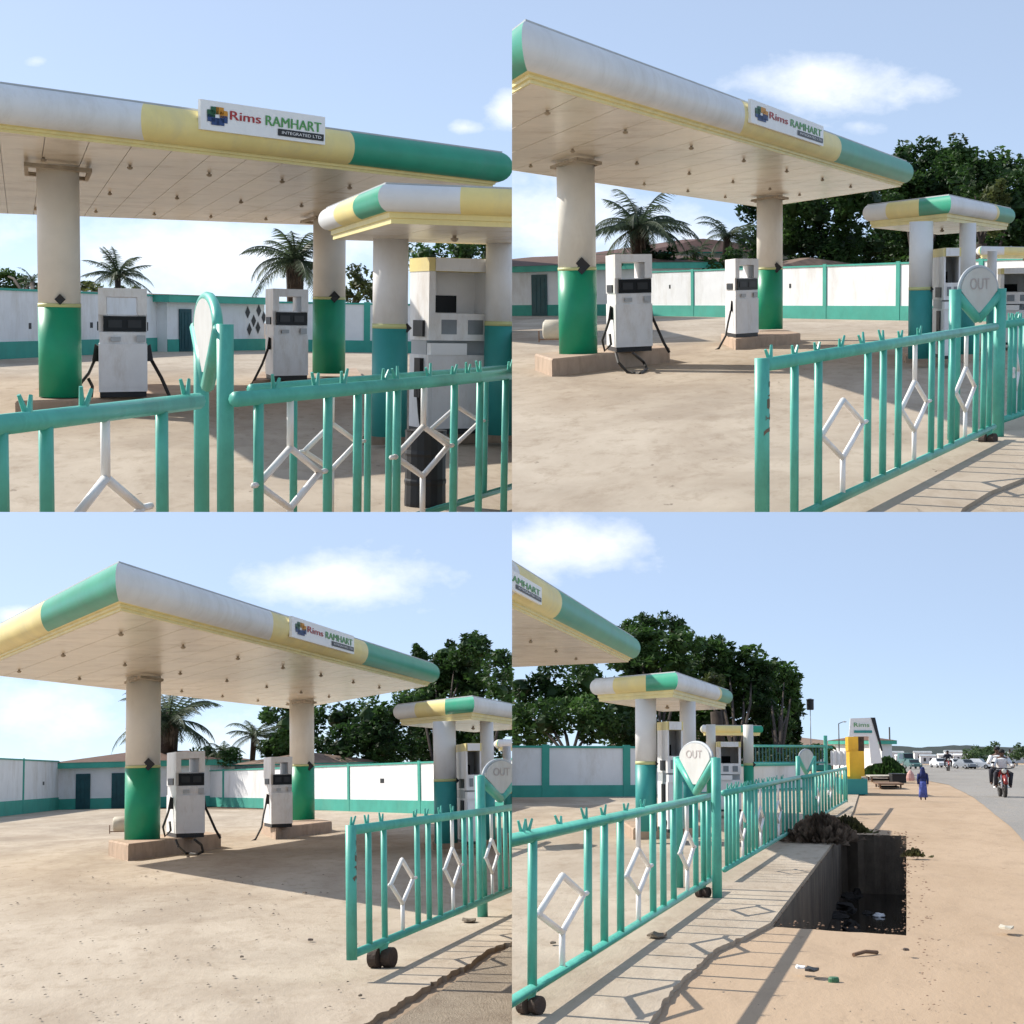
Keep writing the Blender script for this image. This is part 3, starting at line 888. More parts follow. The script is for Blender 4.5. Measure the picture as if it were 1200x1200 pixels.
def crumbs(view, region, n, label):
    """countless dry crumbs and leaf bits lying on the yard"""
    mb = MB()
    (x0, y0, x1, y1) = region
    for _ in range(n):
        px, row = random.uniform(x0, x1), y0 + (y1 - y0) * random.random()
        P = view.g(px, row, .022); k = view.mpp(P)
        s = random.choice((.6, .8, 1.0, 1.2, 1.6, 2.4)) * k
        a = random.uniform(0, 3.14)
        u = Vector((math.cos(a), math.sin(a) * 2, 0)) * s; v = Vector((-math.sin(a), math.cos(a) * 2, 0)) * s * random.uniform(.4, .8)
        z = UP * random.uniform(.25, .6) * s
        mb.add([P - u - v, P + u - v * .6, P + u * .8 + v, P - u * .7 + v * .8, P + z], [(0, 1, 4), (1, 2, 4), (2, 3, 4), (3, 0, 4)])
    o = mb.build('crumbs', MT['drain'], None, view, Vector((0, 0, 0)))
    o['kind'] = 'stuff'; o['label'] = label; o['category'] = 'crumbs'
    return o

def sheet(view, name, pxs, z, material, label=None, thick=0.0):
    poly = [view.g(px, row, 0) for px, row in pxs]
    mb = MB()
    if thick: mb.prism(poly, z - thick, z)
    else: mb.add([Vector((p.x, p.y, z)) for p in poly], [tuple(range(len(poly)))])
    return structure(view, name, mb, material, label)

def jag(pts, n=7, amp=2.2):
    out = []
    for (x0, y0), (x1, y1) in zip(pts, pts[1:]):
        for i in range(n):
            t = i / n; a = amp * (0 if i == 0 else random.uniform(-1, 1))
            out.append((x0 + (x1 - x0) * t + a, y0 + (y1 - y0) * t + a * .35))
    return out + [pts[-1]]
FAR = [Vector((-60, 3, 0)), Vector((60, 3, 0)), Vector((3200, 6000, 0)), Vector((-3200, 6000, 0))]
def ground(view, z, material, far=320.):
    k = far / 6000.
    mb = MB(); mb.add([Vector((p.x * (k if p.y > 100 else 1), min(p.y, far), z)) for p in FAR], [(0, 1, 2, 3)])
    return structure(view, 'ground', mb, material)
LAMPS = [(u, v) for u in (.06, .19, .33, .47, .61, .75, .88) for v in (.16, .5, .84)]
W, Y, G = 'fas_white', 'fas_yellow', 'fas_green'

def station_canopy(view, FL, FR, BR, H, toprow_FL, front_px, left_px, label, cols, island_h, bulge=.42, split_rows=(), plaques=(), BL=None, strips=16, toppt=None, lamps=LAMPS):
    fl, fr, br = view.g(*FL, H), view.g(*FR, H), view.g(*BR, H)
    for p in (fl, fr, br): p.z = 0
    bl = fl + br - fr if BL is None else view.g(*BL, H)
    bl.z = 0
    tp = fl if toppt is None else toppt
    fh = view.h(tp, toprow_FL) - H if toppt is None else toprow_FL
    root = thing(view, 'station_canopy', label, 'canopy', (fl + fr + br + bl) / 4)
    poly = [bl, fl, fr, br]
    def cut(A, B, px): return max(.02, min(.98, view.onplane(A, B, px, H + fh * .6)))
    f1, f2 = cut(fl, fr, front_px[0]), cut(fl, fr, front_px[1])
    if left_px: l1, l2 = cut(bl, fl, left_px[0]), cut(bl, fl, left_px[1])
    else: l1, l2 = .35, .75
    bands = [[(0, l1, W), (l1, l2, Y), (l2, 1, G)], [(0, f1, W), (f1, f2, Y), (f2, 1, G)], [(0, .35, W), (.35, .7, Y), (.7, 1, G)], [(0, .35, W), (.35, .7, Y), (.7, 1, G)]]
    C, prof = roof(view, root, poly, H, fh, bands, bulge, strips, lamps)
    for i, (xl, xr, brow) in enumerate(cols):
        P = view.g((xl + xr) / 2, brow, island_h)
        k = view.mpp(P); r = (xr - xl) / 2 * k
        P = Vector((P.x, P.y + r * .9, 0))
        c = column(view, root, P, r, island_h, H, view.h(P, split_rows[i]), 'col_green', (fr - fl, br - fr))
        px, row, s = plaques[i]
        plaque_on(view, c, px, row, s, P, r * 1.02)
    return root, C, H, fh, bulge

def kiosk(view, L, N, R, H, toprow_N, lbands, fbands, label, cols, base_z, bulge=.22, split=None, name='pump_shelter', gkey='col_teal', isl=True):
    l, n, r = view.g(*L, H), view.g(*N, H), view.g(*R, H)
    for p in (l, n, r): p.z = 0
    b = l + r - n
    fh = view.h(n, toprow_N) - H
    root = thing(view, name, label, 'shelter', (l + n + r + b) / 4)
    C, prof = roof(view, root, [l, n, r, b], H, fh, [lbands, fbands, [(0, .35, W), (.35, .7, Y), (.7, 1, G)], [(0, .35, W), (.35, .7, Y), (.7, 1, G)]], bulge, 4, [(.5, .5)], .3)
    for i, (xl, xr, P) in enumerate(cols):
        k = view.mpp(P); rr = (xr - xl) / 2 * k
        c = column(view, root, P, rr, base_z, H, view.h(P, split[i]), gkey, plate=False)
        plaque_on(view, c, xr - 1, split[i] - 1, 9 if view in (UL,) else 5, P, rr * 1.02)
    return root, (l, n, r, b)

# =====================================================================================
#                                   UPPER LEFT SET
# =====================================================================================
V = UL; ph = V.phrase
ground(V, 0, DIRT)
sheet(V, 'yard', [(-240, 690), (900, 690), (700, 416), (430, 412), (190, 410), (-240, 424)], .03, YARD)
HU = 4.70
root, C, H, fh, bu = station_canopy(V, (-120, 141), (575, 219), (402, 265), HU, 84, (172, 402), None,
    'long station canopy with cream soffit behind the teal railing ' + ph, [(44, 93, 466), (367, 405, 438)], .32, split_rows=(360, 351), plaques=((73, 351, 10), (391, 348, 11)), BL=(-52, 248))
sign_board(V, C, H, fh, bu, 235, 381, (116, 152, 137, 169), 'white name board with readable red and green letters on yellow fascia ' + ph)
# islands and pumps
island(V, (18, 489), (197, 481), (44, 470), .30, 'pale concrete pump island under the thick left column ' + ph)
island(V, (296, 456), (425, 449), (306, 444), .22, 'low concrete pump island under the right column ' + ph)
def dpump(view, bl, br, back, top, iz, label, **kw):
    O = view.g(*bl, iz); a = view.g(*br, iz) - O; b = view.g(*back, iz) - O
    return pump(view, O, a, b, view.h(O, top) - iz, label, **kw)
hs = lambda dx, dy, z: (lambda p: droop(p, Vector((p.x + dx, p.y + dy, z)), -.05))
dpump(V, (116, 466), (173, 465), (117, 461), 337, .31, 'white fuel pump with see-through head beside the left column ' + ph,
      hose_l=lambda p: [p, p + Vector((-.10, -.1, -.25)), p + Vector((-.25, -.2, -.45)), p + Vector((-.22, -.2, -.75)), p + Vector((-.05, -.2, -.8)), p + Vector((-.02, -.2, -.5)), p + Vector((-.1, -.15, -.35))],
      hose_r=lambda p: [p, p + Vector((.2, -.1, -.35)), p + Vector((.42, -.2, -.85)), p + Vector((.6, -.3, -1.05))])
dpump(V, (320, 446), (361, 445), (311, 443), 338, .23, 'smaller white fuel pump standing left of the far column ' + ph,
      hose_l=lambda p: [p, p + Vector((-.15, -.1, -.4)), p + Vector((-.4, -.3, -.9)), p + Vector((-.75, -.5, -1.2)), p + Vector((-1.0, -.6, -1.25))], hose_r=None)
# pump shelter
HK = 3.1
Pc1 = V.g(456, 511, .2); Pc2 = V.g(587, 509, .2)
root, kc = kiosk(V, (392, 281), (460, 262), (700, 270), HK, 217, [(0, .3, W), (.3, .63, Y), (.63, 1, G)], [(0, .33, W), (.33, .62, Y), (.62, 1, G)],
    'small banded pump shelter on white and teal columns ' + ph, [(436, 477, Vector((Pc1.x, Pc1.y, 0))), (564, 606, Vector((Pc2.x, Pc2.y, 0)))], .2, split=(385, 382))
island(V, (425, 524), (640, 520), (415, 508), .2, 'concrete pump island under the small shelter ' + ph)
O = V.g(501, 509, .2); a = V.g(574, 508, .2) - O; b = V.g(479, 505, .2) - O
modern_pump(V, O, a, b, V.h(O, 296) - .2, 'tall pale cabinet pump between two shelter columns ' + ph)
P = V.g(498, 640, 0); 
mb = MB(); k = V.mpp(V.g(498, 560)); P = V.g(498, 596); r = 24 * V.mpp(P)
mb.lathe(P, [(r, 0.02), (r * 1.02, .06), (r, .25), (r * 1.03, .28), (r * 1.03, .30), (r, .32), (r, .55), (r * 1.03, .58), (r, .62), (r, .80), (r * 1.02, .82), (r * .9, .82)], 18)  # ribbed black form stands in for a dark block of unclear kind
tag(mb.build('stand_in_cylinder', MT['black'], None, V, P), 'black drum standing behind the railing before the shelter ' + ph, 'cylinder')
# boundary wall, office
w0 = [V.g(-120, 428), V.g(196, 412)]
wall(V, w0, V.h(w0[1], 348), 'white boundary wall with green base left of the office ' + ph, vents=((0, 35, 382, .12), (0, 107, 381, .15)))
p, q = V.g(196, 413), V.g(310, 411)
block(V, p, q, 14, V.h(p, 354), 'white station office with green eave and dark door ' + ph, doors=((209, 223, 362),), fascia=.35, roof_h=.15,
      windows=((290, 366, .22), (297, 376, .22), (303, 364, .22), (302, 384, .22), (292, 386, .22), (309, 372, .22)))
w1 = [V.g(311, 412), V.g(700, 418)]
wall(V, w1, V.h(w1[0], 355), 'white boundary wall with green base right of the office ' + ph, piers=((0, 430),))
palm(V, V.g(138, 404), 138, 322, 105, 47, 'feathery palm showing above the wall beside the left pump ' + ph, fronds=26, up=1.25, droopy=.75, skirt=False, trunk_px=7)
palm(V, V.g(346, 404), 346, 306, 100, 78, 'dark drooping palm between the far pump and the right column ' + ph, fronds=26, trunk_px=22)
palm(V, V.g(38, 404), 38, 332, 120, 24, 'small palm top at the far left above the wall ' + ph, fronds=18, up=1.2, trunk_px=5, skirt=False)
tree(V, V.g(8, 402), [(2, 322, 18, 10), (22, 330, 14, 8), (-14, 318, 14, 9), (12, 338, 26, 8), (50, 340, 18, 7)], 'dark low tree at the left edge above the wall ' + ph, 130, size_px=2.4)
tree(V, V.g(95, 402), [(98, 338, 14, 8), (84, 336, 12, 10), (112, 340, 16, 7), (150, 342, 16, 6)], 'olive bush behind the wall beneath the feathery palm ' + ph, 112, size_px=2.4, mkey='leaf2')
tree(V, V.g(420, 404), [(420, 330, 16, 16), (438, 340, 14, 14), (410, 346, 14, 10), (452, 322, 14, 20)], 'brownish tree between the far column and the shelter ' + ph, 112, size_px=2.6, mkey='leaf2')
tree(V, V.g(530, 404), [(500, 300, 26, 22), (540, 295, 26, 22), (575, 300, 24, 22), (520, 330, 28, 26), (570, 335, 26, 26)], 'dark tree seen behind the tall cabinet pump ' + ph, 118, size_px=3.2)
# railing: front panels, second leaf behind, gate posts
RH = 1.5
def ctx_panel(view, A_px, B_px, h, zb, bars_px, dia, label, off=Vector((0, 0, 0)), **kw):
    """panel whose top rail runs between two photo points at height h"""
    A, B = view.g(*A_px, h), view.g(*B_px, h); A.z = B.z = 0
    A = A + off; B = B + off
    T = lambda px: view.onplane(A, B, px, h * .75)
    sp = kw.pop('spike_px', ())
    wh = kw.pop('wheel_px', ())
    return fence_panel(view, A, B, h, zb, [T(x) for x in bars_px], [(T(c), abs(T(c + w) - T(c - w)) / 2) for c, w in dia], label,
                       spikes=[view.onplane(A, B, x, h) for x in sp], wheels=[view.onplane(A, B, x, .1) for x in wh], **kw), A, B
ctx_panel(V, (-60, 505), (232, 470), RH, .2, (2, 55, 190), ((124, 43),), 'near teal railing panel with one white diamond left of the post ' + ph, spike_px=(32, 98, 218), rr=.047, br=.034, dfr=(.60, .15))
ctx_panel(V, (276, 468), (660, 433), RH, .2, (303, 384, 419, 465, 532, 562, 592), ((340, 36), (496, 31)), 'near teal railing panel with white diamonds right of the post ' + ph, spike_px=(322, 370, 402, 450, 465, 503, 531, 548, 562, 597), rr=.046, br=.031, dfr=(.60, .145))
ctx_panel(V, (276, 463), (660, 430), RH - .04, .2, (344, 431, 456, 569), ((389, 31), (535, 29)), 'sliding gate leaf with white diamonds behind the right railing ' + ph, off=Vector((.1, .9, 0)), name='sliding_gate', cat='gate', rr=.038, br=.029, dfr=(.60, .145))
A = V.g(236, 455, RH); B = V.g(264, 466, RH); A.z = B.z = 0
v_post(V, A, B, V.h(B, 380), V.h((A + B) / 2, 452), .052 * 1.0, 'teal gate post pair seen edge-on with looped plate ' + ph, top=V.h((A + B) / 2, 346), ring=True)

# =====================================================================================
#                                   UPPER RIGHT SET
# =====================================================================================
V = UR; ph = V.phrase
ground(V, 0, DIRT)
sheet(V, 'yard', [(300, 690), (1085, 690), (1128, 602), (1160, 582), (1200, 566), (1300, 540), (1330, 380), (1060, 377), (760, 371), (400, 371)], .05, YARD, thick=.05)
sheet(V, 'verge', [(1040, 690), (1460, 690), (1460, 470), (1260, 500), (1120, 600)], .012, GRAVEL)
HC = 4.95
root, C, H, fh, bu = station_canopy(V, (622, 98), (1054, 219), (893, 243), HC, 34, (862, 971), None,
    'station canopy with white, yellow and green fascia above two green columns ' + ph, [(653, 698, 415), (887, 917, 386)], .44, split_rows=(317, 316), plaques=((684, 312, 16), (910, 314, 10)))
sign_board(V, C, H, fh, bu, 880, 965, (118, 146, 146, 169), 'white name board above the yellow fascia under the big cloud ' + ph)
island(V, (647, 444), (785, 427), (627, 436), .44, 'concrete pump island under the near green column ' + ph)
island(V, (862, 412), (938, 404), (845, 404), .38, 'concrete pump island under the far green column ' + ph)
LH = lambda k: (lambda p: [p, p + Vector((-.06, -.1, -.2)) * k, p + Vector((-.16, -.2, -.5)) * k, p + Vector((-.10, -.25, -.75)) * k, p + Vector((.05, -.2, -.6)) * k, p + Vector((.02, -.2, -.35)) * k])
RHZ = lambda k: (lambda p: [p, p + Vector((.1, -.1, -.2)) * k, p + Vector((.28, -.2, -.6)) * k, p + Vector((.42, -.2, -.85)) * k])
FL_ = lambda k: (lambda p: [p, p + Vector((-.08, -.1, -.35)) * k, p + Vector((-.15, -.3, -.75)) * k, p + Vector((-.35, -.8, -1.12)) * k, p + Vector((-.75, -1.0, -1.3)) * k, p + Vector((-1.1, -.5, -1.3)) * k])
dpump(V, (722, 413), (765, 411), (711, 410), 298, .44, 'white fuel pump with black display right of the near green column ' + ph, hose_l=LH(1), hose_r=RHZ(1))
dpump(V, (862, 396), (889, 394), (850, 393.5), 303, .38, 'white fuel pump left of the far green column ' + ph, hose_l=FL_(1), hose_r=None)
# hose loop hanging on the island front
p0 = V.g(722, 414, .5); p1 = V.g(757, 412, .5)
mb = MB(); mb.tube([p0, V.g(725, 425, .3), V.g(735, 436, .08), V.g(750, 438, .06), V.g(758, 432, .1), V.g(754, 424, .2), V.g(742, 414, .5)], .035, 6)
tag(mb.build('loose_hose', MT['hose'], None, V, p0), 'loop of black hose hanging over the near island ' + ph, 'hose')
def tank(V, cx, row, rpx, label, left, right, iz=.44):
    P = V.g(cx, row + rpx, iz); k = V.mpp(P); r = rpx * k
    root = thing(V, 'small_tank', label, 'tank', P)
    c = P + UP * (r * 1.15)
    mb = MB(); mb.tube([c + Vector((-r * .9, .5, 0)), c + Vector((-r * .7, .5, 0)), c + Vector((r * .9, .5, 0)), c + Vector((r * 1.3, .5, 0))], [r * .75, r, r, r * .8], 16); mb.build('barrel', MT['tan'], root, smooth=True)
    mb = MB()
    for x in (-1.25, 1.1):
        mb.tube([P + Vector((x * r, .3, 0)), P + Vector((x * r, .3, r * 1.1))], r * .07, 6)
    mb.tube([P + Vector((-1.3 * r, .3, r * .25)), P + Vector((1.2 * r, .3, r * .25))], r * .07, 6); mb.build('stand', MT['wood'], root)
tank(V, 645, 389, 12, 'small beige tank on a stand behind the near column ' + ph, 0, 0)
HK = 3.30
Pc1 = V.g(1078, 420, .25); Pc2 = V.g(1132, 415, .25)
kiosk(V, (1022, 267), (1109, 259), (1179, 269), HK, 230, [(0, .28, W), (.28, .66, Y), (.66, 1, G)], [(0, .68, W), (.68, .72, Y), (.72, 1, G)],
    'small banded pump shelter beyond the teal gate ' + ph, [(1064, 1091, Vector((Pc1.x, Pc1.y, 0))), (1122, 1141, Vector((Pc2.x, Pc2.y, 0)))], .25, split=(340, 338))
island(V, (1062, 428), (1150, 424), (1052, 419), .25, 'concrete pump island under the small shelter ' + ph)
O = V.g(1105, 421, .25); a = V.g(1124, 420, .25) - O; b = V.g(1092, 417, .25) - O
modern_pump(V, O, a, b, V.h(O, 287) - .25, 'tall pale cabinet pump inside the small shelter ' + ph)
# second shelter further right
Pd1 = V.g(1161, 404, .2); Pd2 = V.g(1226, 404, .2)
kiosk(V, (1150, 303), (1151.5, 302.5), (1246, 303), 2.75, 289, [(0, .5, W), (.5, .8, Y), (.8, 1, G)], [(0, .25, W), (.25, .7, Y), (.7, 1, G)],
    'low pump shelter with white and yellow roof at the right edge ' + ph, [(1155, 1166, Vector((Pd1.x, Pd1.y, 0))), (1220, 1232, Vector((Pd2.x, Pd2.y, 0)))], .2, split=(352, 352), bulge=.2)
O = V.g(1172, 404, .2); a = V.g(1208, 404, .2) - O; b = V.g(1168, 401, .2) - O
modern_pump(V, O, a, b, V.h(O, 312) - .2, 'white cabinet pump under the low shelter at the right edge ' + ph)
# office and walls
p, q = V.g(480, 371.5), V.g(752, 370.5)
block(V, p, q, 14, V.h(q, 315), 'white station office with green eave behind the near column ' + ph, doors=((624, 642, 322),), fascia=.42, roof_h=.8)
w = [V.g(753, 371), V.g(1330, 380)]
wall(V, w, V.h(w[0], 320), 'white boundary wall panels between green piers ' + ph, piers=((0, 812), (0, 967), (0, 1053), (0, 1150)), vents=((0, 785, 336, .1), (0, 926, 335, .1)))
p, q = V.g(690, 366), V.g(752, 366)
mbb = block(V, p, q, 16, V.h(p, 300), 'reddish low roof beyond the office wall ' + ph, name='neighbour_house', roof_h=1.1, roof_mat='red_roof', fascia=.1)
palm(V, V.g(752, 364), 749, 266, 118, 80, 'big drooping palm behind the near fuel pump ' + ph, fronds=30, trunk_px=24)
palm(V, V.g(846, 364), 852, 276, 128, 46, 'thin pale palm just left of the far column ' + ph, fronds=18, trunk_px=8, skirt=False)
palm(V, V.g(812, 364), 814, 296, 120, 26, 'small palm low behind the wall between the pumps ' + ph, fronds=16, trunk_px=5, skirt=False)
tree(V, V.g(790, 364), [(775, 300, 18, 14), (800, 306, 18, 11), (830, 308, 18, 10), (855, 302, 16, 16)], 'low dark bush along the wall between the pumps ' + ph, 122, size_px=2.6)
p, q = V.g(868, 365), V.g(900, 365)
block(V, p, q, 10, V.h(p, 318), 'faded brown roof behind the far pump ' + ph, name='neighbour_hut', roof_h=.8, roof_mat='thatch', fascia=.1)
big_r = [(900, 250, 30, 32), (930, 240, 30, 34), (960, 252, 34, 36), (990, 242, 32, 38), (1020, 238, 30, 36), (925, 288, 40, 30), (975, 290, 40, 30), (1020, 290, 40, 30), (890, 285, 24, 26)]
tree(V, V.g(950, 362), big_r, 'broad dark tree behind the canopy end ' + ph, 135, size_px=3.4, dens=1.1)
tree(V, V.g(1090, 362), [(1062, 180, 16, 14), (1085, 190, 26, 22), (1110, 180, 24, 20), (1130, 178, 16, 14), (1070, 215, 36, 28), (1115, 215, 36, 30), (1060, 255, 34, 30), (1100, 262, 36, 30), (1050, 290, 30, 26), (1090, 300, 36, 22), (1040, 205, 20, 14)],
     'tallest dark tree rising above the small shelter ' + ph, 150, size_px=3.4, dens=1.1)
tree(V, V.g(1170, 362), [(1150, 195, 24, 20), (1180, 205, 28, 22), (1215, 210, 28, 24), (1150, 235, 30, 26), (1190, 245, 34, 28), (1160, 280, 30, 26), (1205, 285, 30, 28), (1230, 240, 30, 30), (1180, 305, 30, 16)],
     'green tree at the right edge behind the low shelter ' + ph, 140, size_px=3.4, dens=1.1)
tree(V, V.g(1168, 363), [(1166, 222, 15, 14), (1156, 240, 12, 12), (1176, 244, 14, 16), (1168, 262, 14, 14)], 'paler green tree before the dark trees above the shelter roof ' + ph, 126, size_px=2.8, mkey='leaf2')
# gate
hR = 1.42
ctx_panel(V, (893, 428), (1166, 383), hR, .2, (931, 959, 1017, 1035, 1053, 1092, 1103, 1116, 1144, 1153, 1160), ((988, 24), (1072, 15), (1132, 11)),
    'teal sliding gate with three white diamonds and scuffed end post ' + ph, name='sliding_gate', cat='gate', end_post=True, spike_px=(902, 931, 957, 985, 1011, 1034, 1055, 1077), wheel_px=(1158,))
A = V.g(1119, 379, hR + .05); B = V.g(1171.5, 382, hR); A.z = B.z = 0
v_post(V, A, B, V.h(B, 338), V.h((A + B) / 2, 374), .075, 'teal gate post pair with white plate reading OUT ' + ph, top=V.h((A + B) / 2, 312), text='OUT')
ctx_panel(V, (1178, 380), (1290, 366), hR, .2, (1184, 1189, 1195, 1201, 1208, 1216, 1224), ((1191, 3), (1212, 3)), 'teal railing panel beyond the gate post at the right edge ' + ph, spike_px=(1183, 1188, 1192, 1196))
litter(V, [(1099, 557, 24, 'dry_leaf', 'drain', 'curled dark leaf with pale edge lying beside the gate ' + ph), (972, 551, 9, 'dry_leaf', 'drain', 'small dark leaf seen between the gate bars ' + ph), (849, 598, 12, 'dry_leaf', 'rust', 'brown leaf at the bottom edge ' + ph)], '')
crumbs(V, (604, 455, 880, 600), 150, 'dark crumbs scattered over the pale yard ' + ph)

# =====================================================================================
#                                   LOWER LEFT SET
# =====================================================================================
V = LL; ph = V.phrase
ground(V, -.06, DIRT)
edge = [(300, 1290), (360, 1240), (425, 1200), (458, 1181), (492, 1160), (517, 1145), (535, 1136), (552, 1129), (575, 1111), (600, 1103), (700, 1060)]
sheet(V, 'yard', [(-240, 1390), (240, 1390)] + jag(edge) + [(760, 960), (515, 951), (60, 947), (-240, 960)], .0, YARD, thick=.12)
sheet(V, 'verge', [(240, 1395), (860, 1395), (860, 1050), (620, 1090), (300, 1290)], -.05, GRAVEL)
HC = 4.80
root, C, H, fh, bu = station_canopy(V, (142, 716), (500, 804), (345, 831), HC, 666, (312, 418), (6, 63),
    'station canopy seen from its left corner, green and yellow side fascia ' + ph, [(145, 186, 984), (340, 369, 961)], .42, split_rows=(900, 898), plaques=((175, 896, 12), (362, 898, 9)), BL=(-34, 788))
sign_board(V, C, H, fh, bu, 342, 415, (721, 748, 746, 765), 'white name board on the fascia below the round cloud ' + ph)
island(V, (150, 1009), (259, 994), (127, 1003), .42, 'concrete pump island under the near green column ' + ph)
island(V, (323, 984), (389, 975), (306, 976.5), .38, 'concrete pump island under the far green column ' + ph)
dpump(V, (206, 982), (240, 981), (195, 979.5), 881, .42, 'white fuel pump with black display right of the near green column ' + ph, hose_l=LH(1), hose_r=RHZ(1))
dpump(V, (318, 970), (343, 969), (309, 968), 887, .38, 'white fuel pump left of the far green column ' + ph, hose_l=FL_(1), hose_r=None)
p0 = V.g(206, 984, .45)
mb = MB(); mb.tube([p0, V.g(209, 992, .28), V.g(218, 1000, .06), V.g(232, 1001, .05), V.g(238, 998, .1), V.g(236, 990, .3), V.g(228, 984, .46)], .035, 6)
tag(mb.build('loose_hose', MT['hose'], None, V, p0), 'loop of black hose hanging over the near island ' + ph, 'hose')
tank(V, 139, 968, 9, 'small beige tank on a stand behind the near column ' + ph, 0, 0, .42)
HK = 3.30
Pc1 = V.g(523, 988, .25); Pc2 = V.g(573, 984, .25)
kiosk(V, (471, 850), (552, 843), (628, 853), HK, 817, [(0, .28, W), (.28, .66, Y), (.66, 1, G)], [(0, .68, W), (.68, .72, Y), (.72, 1, G)],
    'small banded pump shelter at the right edge behind the gate ' + ph, [(510, 537, Vector((Pc1.x, Pc1.y, 0))), (565, 581, Vector((Pc2.x, Pc2.y, 0)))], .25, split=(916, 914))
island(V, (507, 996), (590, 992), (498, 988), .25, 'concrete pump island under the small shelter ' + ph)
O = V.g(548, 990, .25); a = V.g(566, 989, .25) - O; b = V.g(536, 986, .25) - O
modern_pump(V, O, a, b, V.h(O, 868) - .25, 'tall pale cabinet pump inside the small shelter ' + ph)
Pd1 = V.g(596, 976, .2); Pd2 = V.g(660, 976, .2)
kiosk(V, (585, 880), (586.5, 879.5), (680, 880), 2.75, 867, [(0, .5, W), (.5, .8, Y), (.8, 1, G)], [(0, .25, W), (.25, .7, Y), (.7, 1, G)],
    'low white shelter roof end just showing at the right edge ' + ph, [(591, 601, Vector((Pd1.x, Pd1.y, 0))), (655, 666, Vector((Pd2.x, Pd2.y, 0)))], .2, split=(930, 930), bulge=.2)
w = [V.g(-120, 971), V.g(68, 949)]
wall(V, w, V.h(w[1], 893), 'white boundary wall running back at the left edge ' + ph, piers=((0, 27),), vents=((0, 51, 918, .3),))
p, q = V.g(68, 949), V.g(246, 945)
block(V, p, q, 14, V.h(p, 901), 'white station office with two dark doors and green eave ' + ph, doors=((89, 106, 907), (131, 149, 906)), fascia=.42, roof_h=.8)
w = [V.g(246, 945), V.g(740, 962)]
wall(V, w, V.h(w[0], 904), 'white boundary wall panels between green piers ' + ph, piers=((0, 262), (0, 409), (0, 492)), vents=((0, 448, 915, .3), (0, 330, 916, .3)))
palm(V, V.g(197, 940), 198, 846, 125, 74, 'big drooping palm right of the near green column ' + ph, fronds=30, trunk_px=24)
palm(V, V.g(292, 940), 298, 862, 132, 42, 'thin pale palm just left of the far column ' + ph, fronds=18, trunk_px=7, skirt=False)
palm(V, V.g(262, 940), 262, 880, 128, 26, 'small palm low behind the wall between the pumps ' + ph, fronds=16, trunk_px=5, skirt=False)
tree(V, V.g(250, 940), [(232, 884, 16, 12), (252, 890, 16, 9), (272, 888, 14, 10)], 'low dark bush along the wall between the pumps ' + ph, 128, size_px=2.4)
p, q = V.g(275, 943), V.g(312, 943)
block(V, p, q, 10, V.h(p, 898), 'faded brown roof behind the far pump ' + ph, name='neighbour_hut', roof_h=.8, roof_mat='thatch', fascia=.1)
tree(V, V.g(400, 939), [(335, 850, 26, 26), (360, 846, 26, 24), (395, 842, 28, 28), (430, 840, 28, 30), (465, 836, 28, 30), (350, 878, 34, 22), (400, 878, 36, 24), (450, 876, 36, 26), (320, 872, 20, 20)],
     'broad dark tree filling the space behind the far column ' + ph, 135, size_px=3.2, dens=1.1)
tree(V, V.g(530, 939), [(492, 762, 12, 10), (520, 766, 22, 18), (545, 757, 20, 16), (562, 752, 14, 12), (505, 792, 30, 24), (545, 790, 32, 26), (495, 828, 32, 26), (540, 830, 32, 26), (500, 866, 32, 26), (545, 868, 30, 24)],
     'tallest dark tree rising above the small shelter ' + ph, 150, size_px=3.2, dens=1.1)
tree(V, V.g(600, 939), [(585, 772, 22, 18), (604, 785, 22, 20), (585, 810, 24, 22), (600, 835, 26, 24), (580, 860, 24, 24)], 'green tree cut by the right edge ' + ph, 140, size_px=3.2, dens=1.1)
hR = 1.46
_, GA, GB = ctx_panel(V, (411, 973), (640, 940.5), hR, .26, (432, 450, 489, 502, 515, 544, 552, 562, 585, 592, 599), ((471, 13), (530, 9), (576, 7)),
    'teal sliding gate with white diamonds resting on twin rusty wheels ' + ph, name='sliding_gate', cat='gate', end_post=True, spike_px=(412, 430, 447, 486, 499, 516, 530), wheel_px=(448,))
A = V.g(563, 946, hR + .05); B = V.g(608, 946, hR); A.z = B.z = 0
v_post(V, A, B, V.h(A, 909), V.h((A + B) / 2, 936), .075, 'teal gate post with white plate cut by the right edge ' + ph, top=V.h((A + B) / 2, 890), text='OUT')
litter(V, [(549, 1081, 20, 'dry_leaf', 'drain', 'curled dark leaf beside the gate ' + ph), (357, 1048, 6, 'dry_leaf', 'drain', 'small dark leaf left of the gate end post ' + ph), (364, 1104, 9, 'dry_leaf', 'rust', 'brown twig left of the gate end post ' + ph), (422, 1170, 6, 'pebble', 'drain', 'dark pebble below the gate wheels ' + ph), (283, 1124, 6, 'pebble', 'drain', 'dark pebble on the open yard ' + ph)], '')
crumbs(V, (0, 1020, 420, 1200), 330, 'dark crumbs scattered over the pale yard ' + ph)

# =====================================================================================
#                                   LOWER RIGHT SET
# =====================================================================================
V = LR; ph = V.phrase
